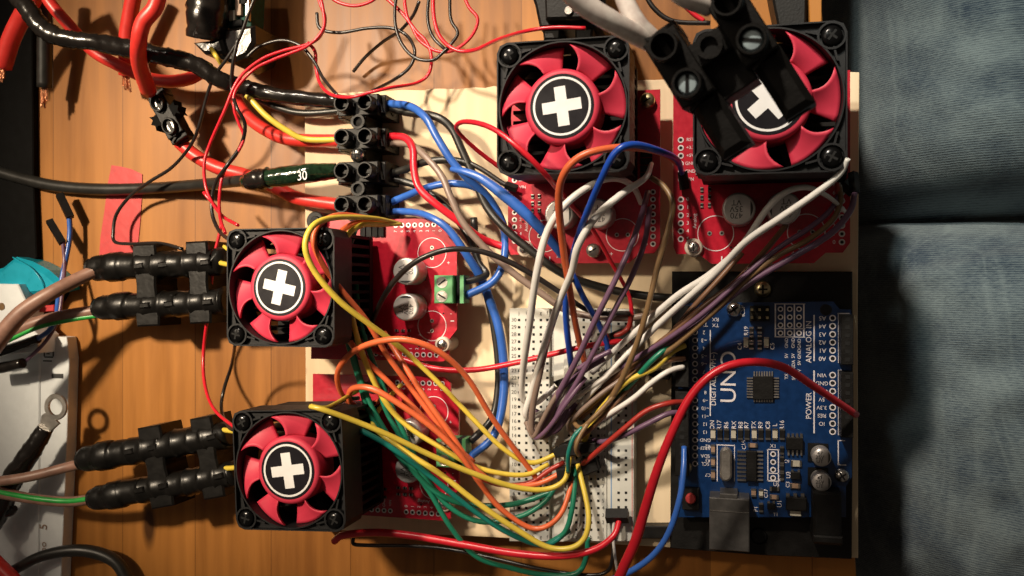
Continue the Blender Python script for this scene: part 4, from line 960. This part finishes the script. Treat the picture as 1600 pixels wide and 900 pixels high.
pw('thin black wire curving from the third terminal to a black plug', 'wire_blk', 4, [(690, 250, 60), (725, 252, 60), (755, 266, 60), (785, 286, 60), (798, 291, 60)], conn=(((790, 289, 60), (808, 295, 60), 5),))
pw('black power wire rising from the third terminal over the red wire', 'cable_blk', 6, [(606, 273, 30), (635, 264, 40), (665, 253, 60), (700, 250, 62), (735, 256, 60)])
pw('black power wire from the third terminal passing under brown to the green terminal', 'cable_blk', 5.5, [(606, 278, 26), (645, 288, 30), (680, 308, 32), (710, 338, 34), (735, 375, 40), (748, 410, 45), (760, 428, 50), (745, 436, 60), (726, 440, 66)])
pw('red power wire bending down from the second terminal toward the shields', 'wire_red', 6, [(606, 213, 40), (632, 215, 50), (645, 232, 60), (647, 265, 70), (656, 295, 75), (685, 322, 75), (720, 348, 66), (745, 368, 50), (775, 382, 40), (810, 390, 40)])
pw('thick brown power wire from the second terminal looping to the top of the breadboard', 'wire_gry', 5.5, [(606, 224, 38), (640, 226, 50), (665, 245, 62), (690, 275, 70), (705, 310, 75), (725, 350, 75), (760, 390, 72), (800, 425, 66), (845, 458, 62), (890, 487, 60), (950, 496, 60), (1000, 495, 60), (1040, 484, 60)])
MATS_b = M['wire_gry']
pw('black wire arching over the two capacitors toward the breadboard', 'wire_blk', [3, 4, 4.5, 4.5, 4.5, 4.5, 4.5, 4.5, 4, 4, 4], [(572, 540, 60), (583, 500, 90), (608, 450, 120), (645, 412, 140), (690, 392, 140), (735, 390, 130), (780, 402, 120), (830, 428, 110), (880, 460, 95), (925, 487, 80), (985, 490, 70)])
pw('thin crimson wire folding over the left edge of the centre fan', 'wire_red', [3.5, 3.5, 3.2, 3.5, 4, 4.3, 4.5, 4.5, 4, 3.5, 3.2, 3.2, 3.5], [(790, 268, 120), (752, 240, 150), (722, 213, 180), (713, 197, 200), (730, 190, 225), (768, 200, 245), (812, 232, 255), (850, 270, 240), (885, 312, 180), (925, 358, 120), (955, 410, 90), (982, 460, 70), (988, 500, 60)])
# ------------------------------------------------------------------ jumper wires around the breadboard
JA = 'jumper wires from the right hand boards'
def jw(label, m, r, pts, **k): return wire(label, m, r, pts, name='jumper_wire', group=k.pop('group', JA), **k)
jw('orange jumper arching over the lower edge of the centre fan', 'wire_org', [4, 4.5, 5.5, 6, 6.3, 6.3, 6.2, 6, 5.5, 5, 5], [(1062, 258, 70), (1035, 240, 160), (990, 231, 240), (945, 233, 262), (905, 246, 268), (880, 274, 262), (873, 315, 240), (879, 380, 200), (888, 440, 160), (900, 510, 110), (914, 568, 60)])
jw('blue jumper crossing the orange one at the corner of the centre fan', 'wire_navy', [4, 5, 5.5, 5.8, 5.8, 5.5, 5.5, 5.2, 5, 5, 5], [(1066, 272, 70), (1058, 250, 130), (1030, 236, 220), (990, 226, 262), (962, 238, 270), (940, 278, 258), (920, 325, 230), (903, 370, 190), (890, 425, 150), (884, 490, 110), (893, 575, 60)], conn=(((1066, 268, 70), (1070, 296, 66), 6),))
jw('dark blue jumper slanting down behind the orange wire onto the breadboard', 'wire_navy', 4.8, [(893, 425, 130), (912, 465, 110), (932, 500, 90), (946, 530, 70), (952, 558, 56)])
jw('white jumper making the widest loop left across the breadboard', 'wire_wht', [4, 5, 5.3, 5.5, 5.8, 6, 6, 5.8, 5.5, 5, 4.6, 4.4], [(1002, 318, 70), (990, 293, 100), (965, 279, 150), (930, 286, 190), (885, 318, 210), (855, 362, 210), (838, 430, 200), (827, 510, 160), (817, 580, 110), (817, 622, 80), (836, 630, 66), (868, 604, 56)])
jw('off white jumper from the pin header beside the centre fan, second loop', 'wire_wht', [3.6, 5, 6, 6, 6, 5.6, 5.4, 5.2, 5.2, 5, 4.6], [(1018, 256, 120), (1008, 278, 160), (972, 303, 190), (930, 340, 205), (903, 385, 200), (893, 425, 180), (870, 480, 150), (850, 540, 120), (831, 610, 90), (822, 650, 76), (850, 645, 56)])
jw('brown jumper beside the white loops, turning low on the breadboard', 'wire_gry', 5, [(893, 432, 130), (872, 480, 110), (856, 530, 105), (842, 590, 100), (832, 640, 85), (832, 675, 75), (852, 668, 66), (885, 620, 56)])
jw('left purple jumper crossing the breadboard diagonally', 'wire_pur', 4.6, [(1012, 300, 90), (1003, 335, 130), (985, 385, 150), (960, 440, 150), (930, 500, 140), (902, 560, 120), (870, 620, 95), (842, 678, 70), (860, 676, 62), (888, 640, 56)])
jw('right purple jumper parallel to the left one across the breadboard', 'wire_pur', 4.4, [(1015, 325, 90), (1008, 375, 120), (988, 430, 130), (960, 485, 130), (930, 545, 118), (900, 600, 100), (868, 648, 80), (850, 672, 66), (870, 672, 60), (900, 630, 56)])
jw('copper brown jumper bowing right beside the third pin header', 'wire_gold', 4.6, [(1018, 278, 110), (1038, 292, 120), (1051, 318, 130), (1045, 355, 135), (1028, 415, 130), (1012, 480, 125), (992, 545, 112), (965, 605, 90), (935, 650, 70), (905, 692, 56)])
jw('upper white jumper of the pair running from the right fan to the breadboard', 'wire_wht', [4, 4.8, 5.5, 5.8, 5.6, 5.4, 5.4, 5.2, 5, 5], [(1325, 248, 240), (1312, 272, 230), (1275, 302, 220), (1220, 340, 205), (1165, 378, 180), (1120, 425, 150), (1072, 468, 130), (1020, 515, 105), (975, 560, 80), (935, 600, 56)])
jw('lower white jumper of the pair, starting with an arch over two capacitors', 'wire_wht', [3, 3.6, 4.6, 5, 5.3, 5.4, 5.4, 5.3, 5.2, 5, 5], [(1322, 332, 80), (1295, 308, 120), (1262, 293, 150), (1228, 300, 165), (1198, 327, 165), (1158, 385, 155), (1110, 428, 140), (1058, 462, 125), (1005, 508, 100), (958, 550, 75), (925, 582, 56)])
jw('dark purple jumper from the right red board, in the middle of the bundle', 'wire_pur', 4.2, [(1312, 302, 80), (1296, 330, 110), (1262, 358, 130), (1220, 385, 130), (1170, 425, 130), (1110, 480, 125), (1055, 522, 110), (1000, 556, 90), (945, 590, 70), (915, 615, 56)])
jw('tan jumper from the right red board, alongside the dark purple one', 'wire_gold', 4.4, [(1311, 290, 80), (1313, 315, 95), (1300, 345, 115), (1262, 375, 128), (1215, 400, 130), (1165, 438, 124), (1110, 492, 118), (1055, 540, 100), (1000, 578, 84), (955, 612, 70), (915, 640, 56)])
jw('brown jumper starting above the Analog mark and dropping into the bundle', 'wire_brn', 4.6, [(1228, 352, 90), (1195, 392, 110), (1150, 440, 118), (1100, 478, 114), (1050, 520, 100), (1005, 555, 88), (960, 590, 72), (922, 628, 56)])
jw('lowest purple jumper, ending at a black plug by the right edge of the pine', 'wire_pur', [4.4, 5, 5, 5, 5, 4.6, 4.5, 4.5, 4.5], [(1336, 300, 90), (1328, 330, 110), (1298, 365, 125), (1245, 398, 130), (1190, 430, 124), (1145, 462, 118), (1090, 508, 108), (1030, 545, 90), (950, 605, 56)], conn=(((1333, 270, 80), (1336, 302, 90), 6),))
jw('brown jumper running down to the digital pins beside the white pair', 'wire_brn', 4.4, [(1160, 395, 90), (1120, 440, 95), (1085, 478, 96), (1040, 530, 90), (995, 565, 80), (950, 615, 66), (905, 655, 56)])
pl = [((1309, 268, 70), (1311, 300, 76), 8)]
wire('three pin black plug on the right edge of the right red board', 'wire_crim', 4, [(1308, 288, 84), (1309, 296, 86), (1311, 306, 84)], name='plug', cat='connector', conn=(((1300, 270, 60), (1322, 275, 60), 9), ((1318, 285, 60), (1335, 300, 60), 8)))
TG = 'tangled jumper ends on the middle of the breadboard'
for (lb, m, r, pts) in (
    ('white jumper end tucked under the copper brown one', 'wire_wht', 4.2, [(985, 548, 90), (950, 585, 84), (920, 618, 76), (903, 640, 56), (895, 650, 48)]),
    ('grey jumper end crossing below the white plug wires', 'wire_wht', 4, [(968, 575, 80), (930, 600, 84), (900, 622, 70), (880, 640, 54)]),
    ('dark brown jumper end nearest the twisted green wire', 'wire_brn', 4, [(1000, 590, 70), (960, 632, 78), (925, 668, 80), (900, 688, 70), (888, 700, 56)]),
    ('mauve jumper end curling at the row of digit fifteen', 'wire_pur', 4, [(915, 590, 98), (885, 630, 100), (858, 668, 90), (838, 684, 76), (828, 668, 62), (840, 640, 50)]),
    ('grey brown jumper end curling left beside the mauve one', 'wire_gry', 4, [(900, 575, 92), (868, 620, 96), (846, 660, 88), (834, 682, 74), (822, 660, 56)]),
    ('grey brown jumper end with the tightest curl below the white plug loops', 'wire_gry', 4, [(975, 590, 80), (940, 615, 85), (905, 645, 80), (888, 665, 66), (900, 680, 56), (925, 665, 50)]),
    ('brown jumper end crossing under the copper wire at the breadboard middle', 'wire_brn', 4, [(990, 575, 74), (950, 610, 76), (915, 640, 70), (893, 655, 60), (885, 640, 50)]),
    ('dull tan jumper end below the brown one, bending up', 'wire_gold', 3.8, [(960, 618, 84), (930, 650, 90), (908, 668, 84), (896, 655, 66), (905, 632, 50)]),
    ('short mauve jumper end lying left of the brown curls', 'wire_pur', 4.4, [(945, 560, 92), (915, 578, 96), (885, 600, 90), (868, 618, 74), (862, 630, 50)]),
    ('second short mauve jumper end, just above the other one', 'wire_pur', 4.2, [(955, 548, 84), (920, 566, 86), (893, 584, 76), (880, 596, 50)]),
    ('grey jumper end poking left from the black plug row', 'wire_wht', 4, [(906, 592, 86), (890, 610, 90), (872, 632, 84), (858, 650, 60), (850, 660, 46)]),
    ('grey jumper end ringed by the purple wires near the tips', 'wire_gry', 3.8, [(880, 602, 80), (865, 640, 84), (850, 668, 76), (836, 680, 64), (838, 660, 50)])):
    jw(lb, m, r, pts, group=TG)
# from the digital header of the blue board
GD = 'jumper wires plugged into the digital pins'
for (lb, m, pts) in (
    ('green jumper leaving the digital pins toward the breadboard', 'wire_grn', [(1070, 528, 74), (1050, 538, 90), (1020, 562, 100), (990, 595, 85), (960, 625, 56)]),
    ('yellow jumper leaving the digital pins below the green one', 'wire_yel', [(1070, 540, 74), (1050, 550, 88), (1022, 575, 92), (980, 596, 90), (945, 632, 78), (925, 660, 70), (913, 690, 60)]),
    ('brown jumper leaving the digital pins below the yellow one', 'wire_brn', [(1070, 560, 74), (1045, 563, 86), (1012, 574, 86), (970, 605, 80), (930, 655, 70), (898, 680, 56)]),
    ('white jumper leaving the digital pins below the brown one', 'wire_wht', [(1068, 573, 74), (1045, 580, 88), (1018, 598, 92), (990, 622, 90), (955, 645, 80), (924, 664, 64)]),
    ('rust red jumper leaving the digital pins beside the lower purple one', 'wire_crim', [(1070, 628, 74), (1045, 630, 92), (1010, 642, 96), (975, 670, 92), (940, 700, 82), (905, 730, 56)]),
    ('purple jumper leaving the digital pins beneath the rust red one', 'wire_pur', [(1068, 645, 74), (1045, 646, 88), (1010, 663, 92), (975, 680, 84), (945, 690, 70), (925, 688, 50)])):
    jw(lb, m, 4.4, pts, group=GD)
jw('bright red wire arching high over the blue board to the power pins', 'wire_red', [8.5, 8.5, 8.5, 8, 7.5, 7, 6.8, 6.6, 6.5, 6.5, 6.2, 5.6], [(958, 925, 200), (975, 885, 210), (993, 845, 220), (1008, 795, 230), (1025, 740, 240), (1048, 680, 245), (1080, 618, 245), (1120, 580, 240), (1168, 566, 230), (1222, 573, 200), (1275, 606, 150), (1338, 648, 80)], group='wires crossing the bottom edge')
jw('bright blue wire curving up from the bottom edge to the blue board', 'wire_blue', [4.6, 5, 5, 5, 5, 4.8, 4.4], [(945, 910, 60), (985, 893, 70), (1020, 868, 80), (1045, 832, 90), (1062, 780, 95), (1068, 735, 90), (1069, 698, 74)], group='wires crossing the bottom edge')
jw('red wire bowing along the bottom edge from beside the bottom fan', 'wire_red', [5.5, 6, 6, 6, 6, 6, 6, 5.5, 5, 4.5], [(522, 846, 60), (538, 836, 70), (590, 832, 80), (650, 838, 80), (720, 850, 80), (800, 864, 80), (870, 869, 80), (925, 860, 76), (958, 838, 70), (968, 812, 56)], group='wires crossing the bottom edge')
jw('thin black wire beneath the red one along the bottom edge', 'wire_blk', 3, [(552, 840, 30), (553, 850, 30), (575, 852, 30), (640, 853, 30), (700, 858, 30), (770, 872, 30), (840, 888, 30), (905, 898, 30), (945, 895, 30), (957, 872, 35), (958, 812, 50)], group='wires crossing the bottom edge')
jw('short grey and white wire beside the small black plug near the bottom edge', 'wire_wht', 2.4, [(966, 898, 30), (961, 870, 40), (958, 835, 50), (960, 812, 56)], group='wires crossing the bottom edge', conn=(((947, 806, 55), (982, 806, 55), 9),))
# left bundle
LB = 'jumper wires from the left hand boards'
def lj(label, m, r, pts, **k):
    r = [a*.9 for a in r] if isinstance(r, list) else r*.9
    return wire(label, m, r, pts, name='jumper_wire', group=LB, **k)
lj('outermost yellow jumper looping round the screw of the upper left fan', 'wire_yel', [3, 4, 5, 5.5, 5.5, 5.5, 5.5, 5, 5, 4.5, 4.4, 4.4, 4.4, 4.4, 4.4], [(625, 349, 70), (585, 341, 120), (525, 340, 190), (490, 352, 230), (477, 385, 240), (492, 425, 230), (530, 470, 210), (575, 505, 180), (612, 532, 150), (645, 560, 120), (690, 603, 100), (735, 650, 90), (785, 700, 80), (830, 723, 70), (877, 706, 56)])
lj('orange jumper just inside the outermost yellow loop', 'wire_org', [3, 4, 5, 5.2, 5.2, 5, 5, 5, 5, 4.8, 4.8, 4.6, 4.6], [(615, 347, 70), (575, 340, 120), (530, 336, 170), (500, 350, 210), (490, 378, 220), (505, 415, 210), (535, 455, 190), (572, 500, 165), (605, 555, 135), (640, 603, 115), (675, 650, 110), (705, 690, 105), (740, 722, 90)])
lj('orange jumper in the second loop beside the yellow one', 'wire_org', [3, 4, 5, 5.2, 5.2, 5, 5, 5, 4.8, 4.8, 4.6], [(618, 350, 70), (580, 345, 110), (545, 353, 150), (518, 380, 170), (508, 415, 170), (513, 455, 160), (530, 500, 145), (555, 545, 125), (600, 590, 110), (650, 640, 105), (700, 692, 100)])
lj('yellow jumper in the inner loop falling beside the heat sink', 'wire_yel', [3.4, 4.4, 5, 5.2, 5.2, 5.2, 5, 5, 5, 4.8, 4.6, 4.6, 4.4, 4.4, 4.4], [(627, 350, 70), (598, 351, 100), (565, 352, 140), (542, 370, 160), (536, 405, 160), (543, 455, 150), (556, 520, 135), (575, 575, 120), (605, 632, 110), (640, 668, 105), (690, 700, 100), (740, 728, 92), (785, 740, 84), (825, 741, 74), (857, 725, 60)])
lj('orange jumper rising in the big arch left of the lower board', 'wire_org', [4, 4.4, 5, 5.4, 5.6, 5.6, 5.4, 5, 5, 4.8], [(555, 640, 70), (532, 612, 110), (528, 580, 140), (550, 551, 165), (590, 534, 180), (635, 531, 185), (685, 549, 170), (730, 590, 140), (775, 662, 105), (844, 755, 60)])
lj('orange jumper in the small curl over the lower board', 'wire_org', [4, 4.4, 5, 5.4, 5.6, 5.4, 5, 5, 5, 5, 4.8, 4.6, 4.6], [(600, 622, 66), (570, 637, 80), (547, 628, 110), (550, 608, 130), (580, 607, 140), (625, 632, 135), (680, 672, 125), (720, 712, 115), (750, 755, 100), (785, 797, 85), (835, 826, 76), (875, 805, 76), (897, 745, 60)])
lj('orange jumper running straight along the right side of the orange pair', 'wire_org', 5, [(600, 520, 90), (625, 560, 110), (660, 615, 115), (700, 672, 112), (745, 735, 100), (790, 758, 80), (840, 756, 66), (884, 735, 56)])
lj('short rust jumper joining the breadboard plug from the left', 'wire_crim', 4.4, [(740, 742, 80), (780, 757, 70), (825, 755, 66), (858, 735, 62), (882, 722, 56)])
lj('yellow jumper lying over the top edge of the bottom fan', 'wire_yel', [4, 5, 5, 5, 5, 5, 5, 4.8, 4.6, 4.6, 4.4], [(484, 635, 225), (505, 640, 225), (555, 658, 200), (610, 681, 175), (670, 710, 150), (735, 738, 125), (800, 760, 100), (850, 765, 84), (882, 750, 76), (890, 715, 70), (900, 680, 60)])
lj('short yellow jumper end curling up from the corner of the bottom fan', 'wire_yel', 3.6, [(486, 634, 222), (508, 637, 205), (525, 630, 170), (542, 620, 130), (560, 610, 90)])
lj('lowest yellow jumper reaching the bottom end of the breadboard', 'wire_yel', [3.6, 4, 4.6, 5, 5, 5, 5.2, 5.2, 5, 5, 4.8, 4.6], [(628, 600, 60), (600, 630, 80), (582, 660, 100), (598, 680, 120), (640, 710, 120), (690, 742, 118), (745, 785, 110), (805, 826, 100), (860, 856, 92), (905, 850, 90), (920, 808, 84), (903, 725, 60)])
lj('teal jumper curling round the corner of the bottom fan', 'wire_teal', [3.6, 4.4, 4.6, 5, 5, 5, 5, 4.8, 4.6, 4.6], [(560, 622, 70), (535, 625, 110), (527, 640, 140), (550, 664, 150), (605, 695, 140), (665, 738, 120), (730, 790, 100), (790, 830, 86), (850, 852, 76), (890, 828, 56)])
lj('green jumper nearest the upper heat sink', 'wire_grn', 5, [(550, 358, 110), (538, 378, 130), (528, 420, 130), (530, 475, 120), (542, 530, 110), (560, 590, 105), (575, 640, 100), (605, 690, 100), (640, 730, 100), (680, 768, 92), (730, 788, 80), (800, 788, 70), (865, 768, 56)])
lj('second green jumper running close to the first, bending to the breadboard lower', 'wire_grn', 4.6, [(556, 356, 100), (543, 400, 115), (537, 460, 112), (556, 530, 105), (585, 590, 100), (605, 645, 98), (630, 690, 96), (660, 740, 94), (700, 790, 84), (750, 815, 76), (810, 808, 70), (850, 785, 64), (868, 760, 56)])
lj('third green jumper going off past the bottom end of the breadboard', 'wire_grn', 4.6, [(540, 500, 100), (553, 555, 108), (570, 610, 104), (600, 670, 104), (640, 725, 100), (672, 770, 92), (705, 825, 84), (745, 870, 70), (800, 888, 50), (850, 898, 40), (900, 896, 40), (916, 870, 40), (918, 840, 45)])
lj('fourth green jumper passing over the lower capacitor', 'wire_grn', 4.4, [(556, 440, 90), (562, 500, 100), (585, 570, 105), (610, 630, 104), (635, 685, 100), (660, 735, 84), (690, 775, 70), (740, 792, 60)])
lj('green jumper swinging up at the lower end of the breadboard', 'wire_grn', 4.6, [(855, 850, 60), (882, 832, 66), (893, 800, 70), (898, 760, 64), (897, 730, 56)])
lj('green and yellow twisted wire rising at the black plugs on the breadboard', 'wire_teal', 4, [(888, 738, 80), (888, 710, 96), (896, 684, 96), (910, 668, 90)])
lj('tan wire curling beside the twisted green one on the breadboard', 'wire_gold', 4, [(905, 712, 84), (900, 700, 96), (906, 682, 96), (918, 662, 90)])
jw('short red jumper stretched over the breadboard from the left shield', 'wire_red', [5, 5, 4.6, 4.6, 4.6, 4.6, 4.6, 4.6], [(580, 545, 60), (625, 560, 62), (680, 576, 62), (740, 578, 62), (800, 568, 66), (860, 554, 70), (920, 540, 70), (985, 531, 56)], group=LB)
jw('short dark red jumper end by the top of the power rail', 'wire_crim', 4.2, [(940, 525, 50), (965, 523, 60), (982, 512, 60), (986, 490, 66)], group=LB)
# plugs on the breadboard
def plug(label, pts, z0, z1, nm='plug_housing'):
    root = thing(nm, label, 'connector', P(sum(p[0] for p in pts)/len(pts), sum(p[1] for p in pts)/len(pts), z0), 'black plugs on the breadboard')
    q = MB(); q.tr(pts, z0, z1, 'blk', 1.5); q.build('housing', root)
    xs = [p[0] for p in pts]; y = max(p[1] for p in pts)
    for k in range(3): q = MB(); x = min(xs)+6+(max(xs)-min(xs)-12)*k/2; q.box(x-1, y-2, x+1, y+4, z0-6, z0+3, 'brass'); q.build('pin', root)
plug('large black plug cluster where yellow and orange wires meet on the breadboard', [(862, 704), (880, 694), (930, 692), (934, 706), (900, 712), (868, 716)], 41, 76)
plug('black plug directly below the large cluster', [(868, 734), (892, 730), (894, 752), (872, 758)], 41, 70)
plug('black plug row under the purple and white loops', [(864, 597), (885, 589), (905, 591), (902, 603), (872, 606)], 41, 72)
plug('dark plug under the crossing purple jumpers at the middle of the breadboard', [(908, 608), (925, 600), (932, 612), (915, 622)], 41, 66)
plug('black plug at the top of the power rail', [(950, 522), (968, 514), (986, 518), (980, 532), (955, 534)], 41, 62)
plug('black plug right of the power rail among the brown wires', [(1008, 584), (1030, 578), (1048, 584), (1045, 594), (1020, 590)], 1, 30)
plug('shadowed plug behind the rust red jumper on the breadboard', [(905, 720), (930, 714), (936, 735), (910, 745)], 41, 64)
# black edge connectors on the pine at the lower right of the breadboard
m = MB(); m.tr([(990, 822), (1046, 822), (1046, 842), (990, 842)], 1, 22, 'blk', 1.5); tag(m.build('black_bar'), 'short black bar between the breadboard and the blue board plate', 'bar')
# wooden strip and dark things at the top right
m = MB(); m.tr([(1262, -60), (1284, -60), (1284, 50), (1266, 52)], 0, 100, 'table', 1); tag(m.build('wooden_strip'), 'upright orange wooden strip at the top edge behind the right fan', 'strip')
m = MB(); m.tr([(1195, -60), (1262, -60), (1260, 44), (1240, 56), (1215, 40)], 10, 90, 'blk', 3); tag(m.build('dark_socket'), 'black socket block at the top edge beside the wooden strip', 'connector')
# screws on the pine and plates
for (lb, x, y, r, z, mt) in (('brass screw at the top corner of the board beside the centre fan', 1011, 156, 12, 60, 'brass'), ('dark screw at the lower edge of the board under the centre fan', 926, 391, 11, 66, 'tin')):
    q = MB(); g = P(x, y, z); k = K(x, y, z)
    q.lathe((g.x, g.y, 0), [(r*k, (z-18)*S), (r*k, (z-3)*S), (r*.8*k, z*S), (.1*k, (z+.5)*S)], mt, 26)
    a = R(30); q.poly([(g.x+u*k*6*math.cos(a)-v*k*1.2*math.sin(a), g.y+u*k*6*math.sin(a)+v*k*1.2*math.cos(a)) for u, v in ((-1, -1), (1, -1), (1, 1), (-1, 1))], z-1, z+1, 'hole')
    tag(q.build('screw'), lb, 'screw')
for o in COL.objects:
    if '_o' in o: del o['_o']
